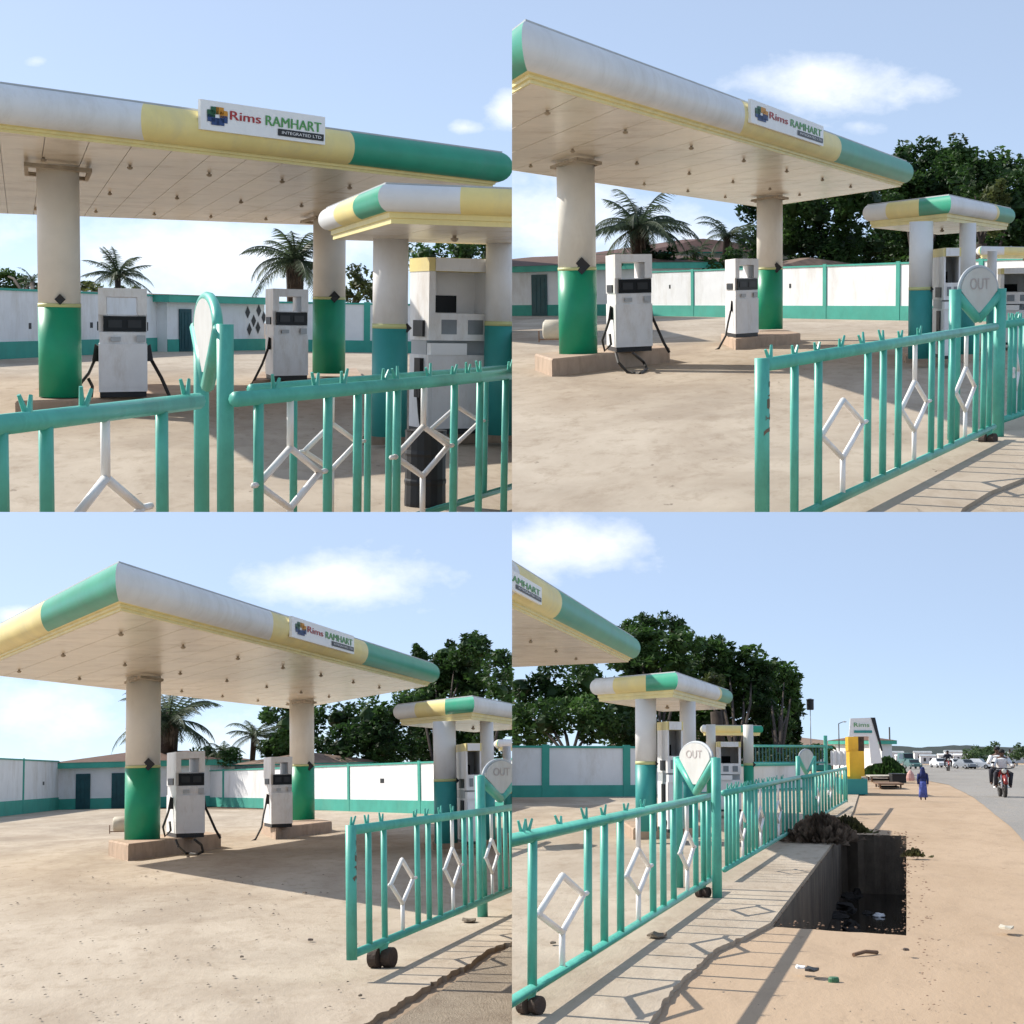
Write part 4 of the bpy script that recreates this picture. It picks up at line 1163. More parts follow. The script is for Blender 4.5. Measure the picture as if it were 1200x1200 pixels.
# roadside ground with the open drain left out
pit = [(905, 1081), (1062, 1091), (1062, 977), (986, 975)]
outer = FAR
pl, corner = [], []
for i in range(4):
    (x0, y0), (x1, y1) = pit[i], pit[(i + 1) % 4]
    corner.append(len(pl))
    for t in range(12):
        f = t / 12
        jx, jy = ((0, 0) if t == 0 else (random.uniform(-.3, .3), random.uniform(-.3, .3)))
        pl.append(V.g(x0 + (x1 - x0) * f + jx, y0 + (y1 - y0) * f + jy))
corner.append(len(pl))
mb = MB()
for i in range(4):
    j = (i + 1) % 4
    chain = [pl[q % len(pl)] for q in range(corner[i], corner[i + 1] + 1)]
    poly = [outer[i], outer[j]] + chain[::-1]
    mb.add([Vector((p.x, p.y, -.05)) for p in poly], [tuple(range(len(poly)))])
gob = structure(V, 'ground', mb, SAND)
# open drain
mb = MB(); dp = -1.5
for i in range(len(pl)):
    p, q = pl[i], pl[(i + 1) % len(pl)]
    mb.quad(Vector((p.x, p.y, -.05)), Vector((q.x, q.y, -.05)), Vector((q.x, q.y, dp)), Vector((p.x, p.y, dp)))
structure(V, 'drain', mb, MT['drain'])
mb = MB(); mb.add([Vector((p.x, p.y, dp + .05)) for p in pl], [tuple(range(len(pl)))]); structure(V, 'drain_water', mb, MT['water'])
edge = [(745, 1290), (760, 1200), (775, 1176), (789, 1156), (812, 1136), (830, 1118), (851, 1106), (874, 1096), (903, 1081), (986, 974.5), (1000, 950), (1008, 925)]
sheet(V, 'yard', [(200, 1390), (700, 1390)] + jag(edge[:8]) + edge[8:] + [(1000, 922), (930, 922), (740, 930), (560, 930), (200, 940)], .0, YARD, thick=.06)
for dx, dy, w_, mk, nm, lb in ((.62, .25, .12, 'sign_white', 'plastic_scrap', 'white plastic scrap floating at the far end of the drain'), (.80, .6, .12, 'tan', 'plastic_scrap', 'pale scrap floating along the right side of the drain'), (.35, .45, .16, 'wood', 'branch', 'brown branch floating near the left wall of the drain'), (.55, .8, .12, 'zinc', 'plastic_scrap', 'grey scrap floating in the near half of the drain')):
    c = V.g(*pit[3]).lerp(V.g(*pit[2]), dx).lerp(V.g(*pit[0]).lerp(V.g(*pit[1]), dx), dy); c.z = dp + .05
    mb = MB(); mb.ellipsoid(c, w_, w_ * 2.2, .06, 8, 5, .35)
    tag(mb.build(nm, MT[mk], None, V, c), lb, 'litter')
mb = MB()
for _ in range(260):
    e_ = random.choice((0, 1, 1, 2, 3)); f = random.random()
    (x0, y0), (x1, y1) = pit[e_], pit[(e_ + 1) % 4]
    P = V.g(x0 + (x1 - x0) * f + random.gauss(0, 2.5), y0 + (y1 - y0) * f + random.gauss(0, 2.0), -.05); k = V.mpp(P); w_ = random.uniform(.5, 1.8) * k
    mb.ellipsoid(P, w_, w_ * 1.5, w_ * .6, 6, 4, .3)
o = mb.build('crumbled_edge', MT['wood'], None, V, Vector((0, 0, 0))); tag(o, 'crumbled earth and stones along the lip of the drain', 'rubble', kind='stuff')
mb = MB(); A_, B_, C_, D_ = [V.g(*q) for q in pit]
for i in range(26):
    f = random.random(); g_ = random.random() ** 2 * .7
    c = A_.lerp(D_, f).lerp(B_.lerp(C_, f), .06 + g_ * .8); c.z = dp + .03
    w_ = random.uniform(.08, .35); mb.ellipsoid(c, w_, w_ * 2.5, random.uniform(.05, .16), 8, 5, .3)
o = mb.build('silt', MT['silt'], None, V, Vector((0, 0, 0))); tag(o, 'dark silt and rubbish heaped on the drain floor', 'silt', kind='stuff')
# long kerb beside the drain and the road
sheet(V, 'road', jag([(1560, 1500), (1320, 1150), (1240, 1030), (1225, 1010), (1185, 968), (1162, 950), (1140, 933), (1112, 919)], 6, 2.0) + [(1075, 912), (1040, 908), (1020, 902), (1040, 896), (3200, 896), (3200, 1500)], -.035, ASPH)
mb = MB()
for i in range(120):
    t = random.random()
    row = 1215 - (1215 - 980) * t ** .8
    P = V.g(1092 - 20 * t + random.gauss(0, 7), row, -.05); k = V.mpp(P)
    w = random.uniform(.6, 1.9) * k
    mb.ellipsoid(P, w, w * 1.4, w * .45, 6, 4, .3)
o = mb.build('rubble', MT['wood'], None, V, Vector((0, 0, 0))); tag(o, 'broken line of rubble along the road edge right of drain ' + ph, 'rubble', kind='stuff')
HC = 4.8
frr = V.g(735, 776, HC); frr.z = 0
root, C, H, fh, bu = station_canopy(V, (450, 642), (735, 776), (500, 786), HC, 0.80, (590, 640), None,
    'end of the station canopy with blue-green fascia at the left edge ' + ph, [(480, 520, 985)], .42, split_rows=(900,), plaques=((500, 896, 6),), toppt=frr, strips=18)
sign_board(V, C, H, fh, bu, 545, 635, (642, 662, 683, 708), 'tail of the white name board at the left edge ' + ph)
HK = 3.06
Pc1 = V.g(757.5, 974, .25); Pc2 = V.g(807, 970, .25)
kiosk(V, (703, 822), (788, 817), (849, 831), HK, 789, [(0, .28, W), (.28, .66, Y), (.66, 1, G)], [(0, .72, W), (.72, .76, Y), (.76, 1, G)],
    'small banded pump shelter beyond the railing ' + ph, [(745, 770, Vector((Pc1.x, Pc1.y, 0))), (798, 817, Vector((Pc2.x, Pc2.y, 0)))], .25, split=(896, 894))
island(V, (742, 984), (830, 980), (730, 975), .25, 'concrete pump island under the small shelter ' + ph)
O = V.g(783, 976, .25); a = V.g(801, 975, .25) - O; b = V.g(771, 972, .25) - O
modern_pump(V, O, a, b, V.h(O, 842) - .25, 'tall pale cabinet pump inside the small shelter ' + ph)
Pd1 = V.g(834, 950, .2); Pd2 = V.g(878, 950, .2)
kiosk(V, (825, 862), (826.5, 861.5), (890, 862), 2.72, 850, [(0, .5, W), (.5, .8, Y), (.8, 1, G)], [(0, .15, W), (.15, .64, Y), (.64, 1, G)],
    'low pump shelter with cream and green roof behind the gate post ' + ph, [(829, 840, Vector((Pd1.x, Pd1.y, 0))), (872, 884, Vector((Pd2.x, Pd2.y, 0)))], .2, split=(898, 897), bulge=.2, gkey='col_green')
O = V.g(843, 951, .2); a = V.g(869, 951, .2) - O; b = V.g(840, 948, .2) - O
modern_pump(V, O, a, b, V.h(O, 867) - .2, 'white cabinet pump under the low shelter ' + ph)
w = [V.g(500, 935), V.g(745, 933.5)]
wall(V, w, V.h(w[1], 877), 'white boundary wall with green piers under the dark trees ' + ph, piers=((0, 639), (0, 734)), band=.24)
w = [V.g(745, 933.5), V.g(945, 924)]
wall(V, w, V.h(w[1], 897), 'low white wall beneath the dark green railing ' + ph, band=.05)
# far dark green railing on the low wall
A, B = V.g(884, 925), V.g(970, 922.5)
zl = V.h(A, 897); zh = V.h(A, 874)
root = thing(V, 'wall_railing', 'dark green barred railing on the low white wall ' + ph, 'railing', Vector((A.x, A.y, zl)))
mb = MB(); P = lambda t, z: Vector((A.x + (B.x - A.x) * t, A.y + (B.y - A.y) * t, z))
mb.tube([P(0, zh), P(1, zh)], .07, 6); mb.build('top_rail', MT['fence'], root)
mb = MB(); mb.tube([P(0, zl + .12), P(1, zl + .12)], .06, 6); mb.build('bottom_rail', MT['col_teal'], root)
for i in range(22):
    mb = MB(); t = (i + .5) / 22; mb.tube([P(t, zl + .12), P(t, zh)], .035, 5); mb.build('bar', MT['door'], root)
mb = MB(); mb.tube([P(.98, 0), P(.98, V.h(B, 862))], .10, 8); mb.build('post', MT['fence'], root)
big = [(560, 800, 40, 40), (610, 808, 34, 34), (650, 815, 34, 34), (690, 800, 34, 36), (640, 848, 40, 30), (690, 845, 36, 30), (600, 852, 36, 28), (730, 830, 34, 36), (730, 856, 30, 22)]
tree(V, V.g(650, 922), big, 'broad dark tree behind the white wall at the left ' + ph, 105, size_px=3.6, dens=1.1)
tree(V, V.g(760, 922), [(745, 734, 16, 12), (768, 730, 20, 13), (790, 738, 18, 12), (735, 738, 10, 8), (760, 758, 34, 22), (795, 760, 30, 22), (745, 785, 30, 24), (790, 790, 34, 24), (770, 815, 34, 24), (740, 765, 18, 20)],
     'tallest dark tree above the canopy end ' + ph, 120, size_px=3.6, dens=1.1)
tree(V, V.g(860, 921), [(825, 757, 20, 14), (850, 765, 24, 16), (880, 775, 24, 16), (830, 785, 30, 24), (870, 795, 32, 24), (850, 820, 34, 26), (820, 830, 30, 28), (895, 786, 18, 14), (870, 850, 34, 22), (830, 862, 30, 20)],
     'dark rounded tree right of the small shelter ' + ph, 125, size_px=3.6, dens=1.1)
tree(V, V.g(915, 921), [(902, 785, 18, 14), (920, 790, 15, 13), (930, 801, 10, 14), (910, 812, 24, 20), (928, 826, 9, 12), (902, 845, 26, 20), (920, 850, 14, 14), (900, 866, 26, 12)],
     'dark tree at the right end of the row with drooping tip ' + ph, 130, size_px=3.4, dens=1.1)
tree(V, V.g(835, 922), [(833, 795, 12, 13), (826, 812, 11, 12), (840, 816, 12, 13)], 'paler green tree above the shelter roof end ' + ph, 112, size_px=2.8, mkey='leaf2')
tree(V, V.g(925, 919), [(892, 884, 16, 12), (912, 886, 16, 12), (934, 884, 18, 13), (955, 886, 16, 12), (972, 888, 8, 10)], 'dark hedge-like tree behind the barred railing on the low wall ' + ph, 100, size_px=2.8, name='hedge_tree')
# railings along the frontage
hR = 1.33
ctx_panel(V, (560, 993.5), (834, 933), hR, .18, (574, 624, 689, 708, 727, 765, 777, 789, 815, 824, 830), ((659, 26), (748, 13), (805, 8)),
    'near teal gate panel with white diamonds left of the post ' + ph, br=.038, name='sliding_gate', cat='gate', spike_px=(612, 618, 656, 686, 707, 733, 753), wheel_px=(622, 824), far_post=False)
A = V.g(795.5, 930, hR + .1); B = V.g(840.5, 1055); A.z = B.z = 0
B2 = V.g(840.5, 1052)
v_post(V, Vector((V.g(795.5, 1040).x, V.g(795.5, 1040).y, 0)), B2, V.h(B2, 888), V.h(B2, 930), .07, 'tall teal gate post pair with white plate reading OUT ' + ph, top=V.h(B2, 869), text='OUT')
ctx_panel(V, (848, 929.5), (937, 911), hR, .18, [851 + 4.4 * i for i in range(20) if i not in (4, 9, 14)], ((870, 4.0), (891, 3.6), (912, 3.0)),
    'teal railing panel with white diamonds right of the post ' + ph, spike_px=(853, 858, 863, 869, 874, 879, 884, 889, 894, 900, 905, 910, 916), br=.03)
A = V.g(936, 952); B = V.g(955, 950)
v_post(V, A, B, V.h(B, 886), V.h(B, 906), .075, 'smaller far gate post pair with white plate ' + ph, top=V.h(B, 878))
ctx_panel(V, (940, 911), (991, 900.5), hR, .18, [942 + 3.6 * i for i in range(14)], ((958, 1.8), (972, 1.6)), 'farthest teal railing panel ending at the yellow booth ' + ph, far_post=True, br=.035)

# yellow totem / booth with white sign
P0 = V.g(985, 931); P1 = V.g(1017, 931); a = P1 - P0
root = thing(V, 'sign_booth', 'yellow booth on teal base with leaning white sign board ' + ph, 'sign booth', P0)
b = Vector((0, 5, 0)); zz = lambda row: V.h(P0, row)
mb = MB(); mb.pbox(P0, a, b, 0, 1, 0, 1, 0, zz(913)); mb.build('base', MT['col_teal'], root)
mb = MB(); mb.pbox(P0, a, b, .10, .80, .1, .8, zz(913), zz(910)); mb.pbox(P0, a, b, .38, .92, .1, .8, zz(910), zz(880)); mb.build('body', MT['yellow'], root)
mb = MB(); mb.pbox(P0, a, b, .35, .72, .15, .75, zz(880), zz(863)); mb.build('neck', MT['yellow'], root)
mb = MB(); mb.pbox(P0, a, b, .72, .95, .2, .75, zz(880), zz(863)); mb.build('dark_box', MT['rust'], root)  # dark brown box on the right of the neck
mb = MB(); q = [(995, 863), (1018, 863), (1020, 895), (1033, 894), (1024, 841), (997, 842)]
q3 = []
for x, r in q:
    t = V.onplane(P0, P1, x, 2.0); p = P0.lerp(P1, t); q3.append(Vector((p.x, p.y - .3, V.h(p, r))))
mb.add(q3 + [p + Vector((0, .35, 0)) for p in q3], [(0, 1, 4, 5), (1, 2, 3, 4), (11, 10, 7, 6), (10, 9, 8, 7)] + [(i, 6 + i, 6 + (i + 1) % 6, (i + 1) % 6) for i in range(6)])
bd = mb.build('sign_board', MT['sign_white'], root)
def SP(x, r, o=-.33):
    t = V.onplane(P0, P1, x, 2.0); p = P0.lerp(P1, t); return Vector((p.x, p.y + o, V.h(p, r)))
mb = MB(); letter(mb, 'Rims', lambda u, v: SP(1001 + 18 * u, 852 - 5 * v)); mb.build('lettering', MT['ink_green'], bd)
mb = MB(); mb.quad(SP(1001, 859), SP(1022, 859), SP(1022, 856), SP(1001, 856)); mb.build('strip', MT['col_teal'], bd)
mb = MB(); mb.quad(SP(1021, 841), SP(1026, 841), SP(1034, 880), SP(1032, 880)); mb.build('edge', MT['dark'], bd)

# ---------------------------------------------------------------- people and vehicles on the road
def body_mesh(view, root, joints, edges, radii, mkey):
    """one continuous skinned figure from a joint skeleton (coordinates in metres about the root)"""
    me = bpy.data.meshes.new('skeleton'); me.from_pydata(joints, edges, [])
    ob = bpy.data.objects.new('skeleton', me); COL.objects.link(ob)
    md = ob.modifiers.new('skin', 'SKIN'); md.use_smooth_shade = True
    for i, r in enumerate(radii): me.skin_vertices[0].data[i].radius = (r, r)
    me.skin_vertices[0].data[0].use_root = True
    ob.modifiers.new('sub', 'SUBSURF').levels = 1
    dg = bpy.context.evaluated_depsgraph_get()
    m2 = bpy.data.meshes.new_from_object(ob.evaluated_get(dg))
    vs = [v.co.copy() for v in m2.vertices]; fs = [tuple(p.vertices) for p in m2.polygons]
    bpy.data.objects.remove(ob); bpy.data.meshes.remove(me); bpy.data.meshes.remove(m2)
    return vs, fs

def person(view, P, H, label, seated=False, face=1, top='blue_cloth', low='blue_skirt', skirt=False, scarf=False, yaw=0.0, name='person', arms='down'):
    """standing or riding person, height H when upright"""
    root = thing(view, name, label, 'person', P)
    s = H / 1.75
    if not seated:
        J = [(0, 0, .98), (0, 0, 1.2), (0, 0, 1.42), (0, 0, 1.52), (0, -.02, 1.62), (0, -.02, 1.72),
             (-.10, 0, .92), (-.11, -.05, .50), (-.12, .03, .09), (-.12, -.13, .04),
             (.10, 0, .92), (.11, .05, .50), (.12, .12, .09), (.12, -.03, .04),
             (-.19, 0, 1.40), (-.25, .02, 1.12), (-.25, -.06, .86), (.19, 0, 1.40), (.25, .02, 1.12), (.25, -.06, .86)]
    else:
        J = [(0, .10, .80), (0, .06, 1.0), (0, 0, 1.24), (0, -.02, 1.34), (0, -.05, 1.44), (0, -.05, 1.54),
             (-.12, .08, .78), (-.26, -.30, .74), (-.24, -.12, .33), (-.25, -.28, .28),
             (.12, .08, .78), (.26, -.30, .74), (.24, -.12, .33), (.25, -.28, .28),
             (-.20, 0, 1.22), (-.32, -.16, 1.02), (-.34, -.46, 1.02), (.20, 0, 1.22), (.32, -.16, 1.02), (.34, -.46, 1.02)]
    E = [(0, 1), (1, 2), (2, 3), (3, 4), (4, 5), (0, 6), (6, 7), (7, 8), (8, 9), (0, 10), (10, 11), (11, 12), (12, 13), (2, 14), (14, 15), (15, 16), (2, 17), (17, 18), (18, 19)]
    R_ = [.13, .125, .14, .055, .095, .085, .095, .065, .045, .04, .095, .065, .045, .04, .06, .045, .032, .06, .045, .032]
    cy, sy = math.cos(yaw), math.sin(yaw)
    def X(p): p = Vector(p) * s; return P + Vector((p.x * cy - p.y * sy, p.x * sy + p.y * cy, p.z))
    vs, fs = body_mesh(view, root, [Vector(j) for j in J], E, R_, 'skin')
    mb = MB(); mb.add([X(v) for v in vs], fs)
    # fingers
    for h_, e_ in ((16, 15), (19, 18)):
        w = Vector(J[h_]); d = (w - Vector(J[e_])).normalized(); sd = d.cross(Vector((1, 0, 0))).normalized()
        for i, l in enumerate((.07, .08, .085, .075)):
            o = sd * (i - 1.5) * .021
            mb.tube([X(w + o), X(w + o + d * .07), X(w + o * 1.1 + d * (.07 + l * .6) + Vector((0, -.01, 0))), X(w + o * 1.1 + d * (.07 + l) + Vector((0, -.03, 0)))], [.010 * s, .009 * s, .008 * s, .006 * s], 5)
        mb.tube([X(w - sd * .02), X(w - sd * .06 + d * .04), X(w - sd * .065 + d * .08)], [.012 * s, .010 * s, .007 * s], 5)
    # face
    hd = Vector(J[4])
    mb.ellipsoid(X(hd + Vector((0, -.095, .0))), .014 * s, .02 * s, .022 * s, 6, 5)
    for e in (-1, 1): mb.ellipsoid(X(hd + Vector((e * .095, 0, .005))), .012 * s, .02 * s, .03 * s, 6, 5)
    bd = mb.build('body', MT['skin'], root, smooth=True)
    # hair or scarf
    mb = MB()
    if scarf:
        for v in range(1): mb.lathe(X(hd + Vector((0, .02, 0))), [(.19 * s, P.z + (hd.z - .42) * s), (.17 * s, P.z + (hd.z - .22) * s), (.125 * s, P.z + (hd.z - .04) * s), (.118 * s, P.z + (hd.z + .06) * s), (.06 * s, P.z + (hd.z + .145) * s)], 14)
        mb.build('head_scarf', MT[top], bd, smooth=True)
    else:
        mb.ellipsoid(X(hd + Vector((0, .025, .05))), .108 * s, .112 * s, .095 * s, 12, 8); mb.build('hair', MT['hair'], bd, smooth=True)
        mb = MB()
        for e in (-1, 1): mb.ellipsoid(X(hd + Vector((e * .035, -.092, .025))), .012 * s, .008 * s, .008 * s, 6, 5)
        mb.build('eyes', MT['hair'], bd)
    # clothes follow the limbs
    def sleeve(ids, rr, ext=0):
        mb_.tube([X(J[i]) for i in ids], [r * s for r in rr], 10)
    mb_ = MB()
    t = [J[0], J[1], J[2], (J[2][0], J[2][1], J[2][2] + .05)]
    n = 12; ring = []
    for (jx, jy, jz), (rx, ry) in zip([(t[0][0], t[0][1], t[0][2] - .08)] + t, [(.19, .15), (.185, .15), (.18, .14), (.20, .13), (.09, .075)]):
        ring.append([X((jx + rx * math.cos(2 * math.pi * k / n), jy + ry * math.sin(2 * math.pi * k / n), jz)) for k in range(n)])
    for i in range(len(ring) - 1):
        mb_.add(ring[i] + ring[i + 1], [(k, (k + 1) % n, n + (k + 1) % n, n + k) for k in range(n)])
    sleeve((14, 15, 16), (.085, .068, .05)); sleeve((17, 18, 19), (.085, .068, .05))
    mb_.build('shirt', MT[top], bd, smooth=True)
    mb_ = MB()
    if skirt:
        mb_.lathe(X((0, 0, 0)), [(.24 * s, P.z + .16 * s), (.215 * s, P.z + .5 * s), (.20 * s, P.z + .9 * s), (.175 * s, P.z + 1.0 * s)], 14); mb_.build('skirt', MT[low], bd, smooth=True)
    else:
        sleeve((6, 7, 8), (.115, .085, .062)); sleeve((10, 11, 12), (.115, .085, .062)); mb_.build('trousers', MT[low], bd, smooth=True)
    return root

P = V.g(1082, 938)
person(V, P, V.h(P, 899), 'person in dark blue headscarf and printed blue skirt walking along the roadside', skirt=True, scarf=True)

def motorcycle(view, P, s, label):
    """small motorcycle seen from the front, travelling toward -y"""
    root = thing(view, 'motorcycle', label, 'motorcycle', P)
    X = lambda x, y, z: P + Vector((x, y, z)) * s
    def wheel(y):
        mb = MB(); ring = [X(0, y + .30 * math.cos(a), .30 + .30 * math.sin(a)) for a in [2 * math.pi * i / 20 for i in range(21)]]
        mb.tube(ring, .055 * s, 8, cap=False); w = mb.build('wheel', MT['hose'], root, smooth=True)
        mb = MB()
        for i in range(6):
            a = math.pi * i / 6; mb.tube([X(0, y + .27 * math.cos(a), .30 + .27 * math.sin(a)), X(0, y - .27 * math.cos(a), .30 - .27 * math.sin(a))], .008 * s, 4)
        mb.tube([X(-.06, y, .3), X(.06, y, .3)], .04 * s, 8); mb.build('spokes', MT['chrome'], w)
    wheel(-.62); wheel(.62)
    mb = MB(); mb.tube([X(-.09, -.62, .30), X(-.09, -.42, .86)], .024 * s, 7); mb.tube([X(.09, -.62, .30), X(.09, -.42, .86)], .024 * s, 7); mb.build('fork', MT['chrome'], root)
    mb = MB(); arc = [X(0, -.62 + .37 * math.cos(a), .30 + .37 * math.sin(a)) for a in [math.radians(20 + 14 * i) for i in range(11)]]; mb.tube(arc, .075 * s, 8); mb.build('mudguard', MT['bike_red'], root, smooth=True)
    mb = MB(); mb.tube([X(-.36, -.34, .98), X(-.2, -.42, .95), X(.2, -.42, .95), X(.36, -.34, .98)], .018 * s, 7); hb = mb.build('handlebar', MT['dark'], root)
    for e in (-1, 1):
        mb = MB(); mb.tube([X(e * .26, -.40, .96), X(e * .33, -.42, 1.12)], .008 * s, 5); mb.ellipsoid(X(e * .34, -.42, 1.15), .06 * s, .015 * s, .04 * s); mb.build('mirror', MT['dark'], root)
    mb = MB(); mb.ellipsoid(X(0, -.52, .86), .10 * s, .07 * s, .10 * s, 12, 8); hl = mb.build('headlight', MT['dark'], root, smooth=True)
    mb = MB(); mb.ellipsoid(X(0, -.57, .86), .082 * s, .03 * s, .082 * s, 12, 8); mb.build('lens', MT['lamp'], hl, smooth=True)
    mb = MB(); mb.hexa([X(x, y, .66) for x, y in ((-.20, -.46), (.20, -.46), (.16, -.1), (-.16, -.1))], [X(x, y, .90) for x, y in ((-.12, -.52), (.12, -.52), (.10, -.2), (-.10, -.2))]); mb.build('fairing', MT['bike_red'], root)
    mb = MB(); mb.ellipsoid(X(0, -.12, .78), .14 * s, .26 * s, .12 * s, 12, 8); mb.build('tank', MT['bike_red'], root, smooth=True)
    mb = MB(); mb.ellipsoid(X(0, .35, .74), .14 * s, .42 * s, .06 * s, 12, 8); mb.build('seat', MT['dark'], root, smooth=True)
    mb = MB(); mb.ellipsoid(X(0, -.05, .42), .15 * s, .22 * s, .17 * s, 12, 8); mb.tube([X(-.3, -.05, .30), X(.3, -.05, .30)], .016 * s, 6); mb.build('engine', MT['chrome'], root, smooth=True)
    mb = MB(); mb.tube([X(0, .62, .3), X(0, .1, .45), X(0, -.4, .8)], .03 * s, 6); mb.build('frame', MT['dark'], root)
    for e in (-1, 1):
        mb = MB(); mb.tube([X(e * .14, .0, .3), X(e * .15, .8, .36)], .035 * s, 7); mb.build('exhaust', MT['chrome'], root)
    return root
P = V.g(1175, 933); sB = 1.28
motorcycle(V, P, sB, 'red motorcycle carrying two riders in white at the right edge')
person(V, P + Vector((.02, .05, .04)), 1.75 * sB, 'person in white shirt steering the red motorcycle', seated=True, top='white_cloth', low='grey_cloth')
person(V, P + Vector((-.10, .62, .16)), 1.75 * sB, 'person in white riding behind the motorcycle driver', seated=True, top='white_cloth', low='grey_cloth')

def car(view, P, w, label, key, boxy=False, yaw=0.0, L_=4.2):
    """family car or van, width w, length along y turned by yaw"""
    root = thing(view, 'parked_van' if boxy else 'parked_car', label, 'van' if boxy else 'car', P, 'vehicles standing along the far road')
    s = w / 1.7; cy, sy = math.cos(yaw), math.sin(yaw)
    X = lambda x, y, z: P + Vector((x * cy - y * sy, x * sy + y * cy, z)) * s
    hw = .85; hl = L_ / 2
    if boxy: prof = [(-hl, .35), (-hl, .95), (-hl + .5, 1.05), (-hl + 1.0, 1.85), (hl - .1, 1.9), (hl, 1.0), (hl, .35)]
    else: prof = [(-hl, .35), (-hl, .75), (-hl + 1.1, .92), (-hl + 1.75, 1.42), (hl - 1.2, 1.45), (hl - .5, .98), (hl, .92), (hl, .35)]
    mb = MB(); n = len(prof)
    tw = lambda z: hw * (1 if z < 1.0 else .86)
    mb.add([X(-tw(z), y, z) for y, z in prof] + [X(tw(z), y, z) for y, z in prof], [tuple(range(n)), tuple(range(n, 2 * n))[::-1]] + [(i, n + i, n + (i + 1) % n, (i + 1) % n) for i in range(n)])
    mb.build('body', MT[key], root)
    a, b_ = prof[2], prof[3]
    g1 = lambda x, t, o: X(x, a[0] + (b_[0] - a[0]) * t - o, a[1] + (b_[1] - a[1]) * t + o)
    mb = MB(); mb.quad(g1(-.7, .1, .02), g1(.7, .1, .02), g1(.66, .9, .02), g1(-.66, .9, .02)); mb.build('windscreen', MT['carglass'], root)
    for e in (-1, 1):
        mb = MB(); z0, z1 = 1.02, prof[3][1] - .1
        mb.quad(X(e * .80, prof[3][0] - .2, z0), X(e * .80, hl - 1.0, z0), X(e * .752, hl - 1.25, z1), X(e * .752, prof[3][0] + .15, z1)); mb.build('side_window', MT['carglass'], root)
        mb = MB(); mb.ellipsoid(X(e * .6, -hl, .66), .16 * s, .05 * s, .09 * s); mb.build('headlight', MT['lamp'], root)
        for y in (-hl + .8, hl - .8):
            mb = MB(); mb.tube([X(e * .68, y, .32), X(e * .88, y, .32)], .32 * s, 14); wv = mb.build('wheel', MT['hose'], root)
            mb = MB(); mb.tube([X(e * .86, y, .32), X(e * .89, y, .32)], .18 * s, 10); mb.build('rim', MT['chrome'], wv)
    return root
cars = [(1101, 899.5, 13, 'white car on the far road behind the person in blue', 'car_white', False, .25),
        (1120, 899.5, 12, 'silver white car on the far road left of the grey car', 'car_white', False, .3),
        (1132, 901, 13, 'dark grey car on the far road', 'car_grey', False, .4),
        (1147, 901, 14, 'large white car on the far road before the green trees', 'car_white', False, 1.15),
        (1070, 901, 13, 'dark green car on the far road left of the person in blue', 'car_green', False, .2),
        (1062, 897, 13, 'green van behind the dark green car', 'car_green', True, .2)]
for px, row, wpx, lab, key, boxy, yaw in cars:
    P = V.g(px, row); car(V, P, wpx * V.mpp(P), lab, key, boxy, yaw)
P = V.g(1111, 903)
motorcycle(V, P, 1.25, 'distant motorcycle between the white cars on the far road')
person(V, P + Vector((0, .05, .04)), 2.15, 'person in dark clothes riding the distant motorcycle', seated=True, top='grey_cloth', low='grey_cloth')

# roadside stalls, poles, far town
def table(V, x0, x1, row, top, label, mkey='wood'):
    A, B = V.g(x0, row), V.g(x1, row); z = V.h(A, top); b = Vector((0, 4.0, 0)); a = B - A
    root = thing(V, 'market_table', label, 'table', A, 'roadside trading tables')
    mb = MB(); mb.pbox(A, a, b, -.03, 1.03, -.05, 1.05, z - .08, z); mb.build('table_top', MT[mkey], root)
    for u in (.04, .9):
        for v in (.03, .9):
            mb = MB(); mb.pbox(A, a, b, u, u + .06, v, v + .06, 0, z - .08); mb.build('leg', MT['wood'], root)
    mb = MB(); mb.pbox(A, a, b, .1, .9, .15, .8, z * .1, z * .35); mb.build('lower_shelf', MT['dark'], root)
table(V, 1030, 1058, 924, 918, 'low dark trading table before the yellow booth side ' + ph)
table(V, 1020, 1048, 916, 909, 'wooden trading table behind the low table ' + ph, 'tan')
P = V.g(1054, 917); mb = MB(); k = V.mpp(P); mb.pbox(P - Vector((8 * k, 0, 0)), Vector((16 * k, 0, 0)), Vector((0, 3, 0)), 0, 1, 0, 1, 0, 9 * k); mb.pbox(P - Vector((8 * k, 0, 0)), Vector((16 * k, 0, 0)), Vector((0, 3, 0)), -.04, 1.04, -.04, 1.04, 9 * k, 10 * k)
tag(mb.build('crate', MT['black'], None, V, P), 'black crate beside the trading tables ' + ph, 'crate')
P = V.g(1067, 915); k = V.mpp(P); mb = MB(); mb.lathe(P, [(4.5 * k, 0), (5 * k, 3 * k), (4 * k, 8 * k), (2 * k, 11 * k), (.6 * k, 12.5 * k)], 12)  # plain turned form stands in for a small seated figure
tag(mb.build('shape', MT['pink'], None, V, P), 'pink sack for a sitting person left of the person in blue ' + ph, 'shape')
P = V.g(986, 925); k = V.mpp(P); mb = MB()
c0 = V.at(984, 888, P.y + 2)
root = thing(V, 'fabric_stall', 'white cloths hung on a frame left of the yellow booth ' + ph, 'stall', Vector((c0.x, c0.y, 0)))
for sx_ in (-9, 9):
    mb = MB(); mb.tube([Vector((c0.x + sx_ * k, c0.y, 0)), Vector((c0.x + sx_ * k, c0.y, c0.z + 6 * k))], .8 * k, 5); mb.build('pole', MT['wood'], root)
mb = MB(); rows_ = []
for i in range(13):
    u = -11 + 22 * i / 12; rows_.append([Vector((c0.x + u * k, c0.y - .2 + .08 * math.sin(i * 1.9), c0.z + z * k * (1 + .1 * math.sin(i * 2.3)))) for z in (8, 2, -5, -9)])
for r0, r1 in zip(rows_, rows_[1:]):
    for j in range(3): mb.quad(r0[j], r1[j], r1[j + 1], r0[j + 1])
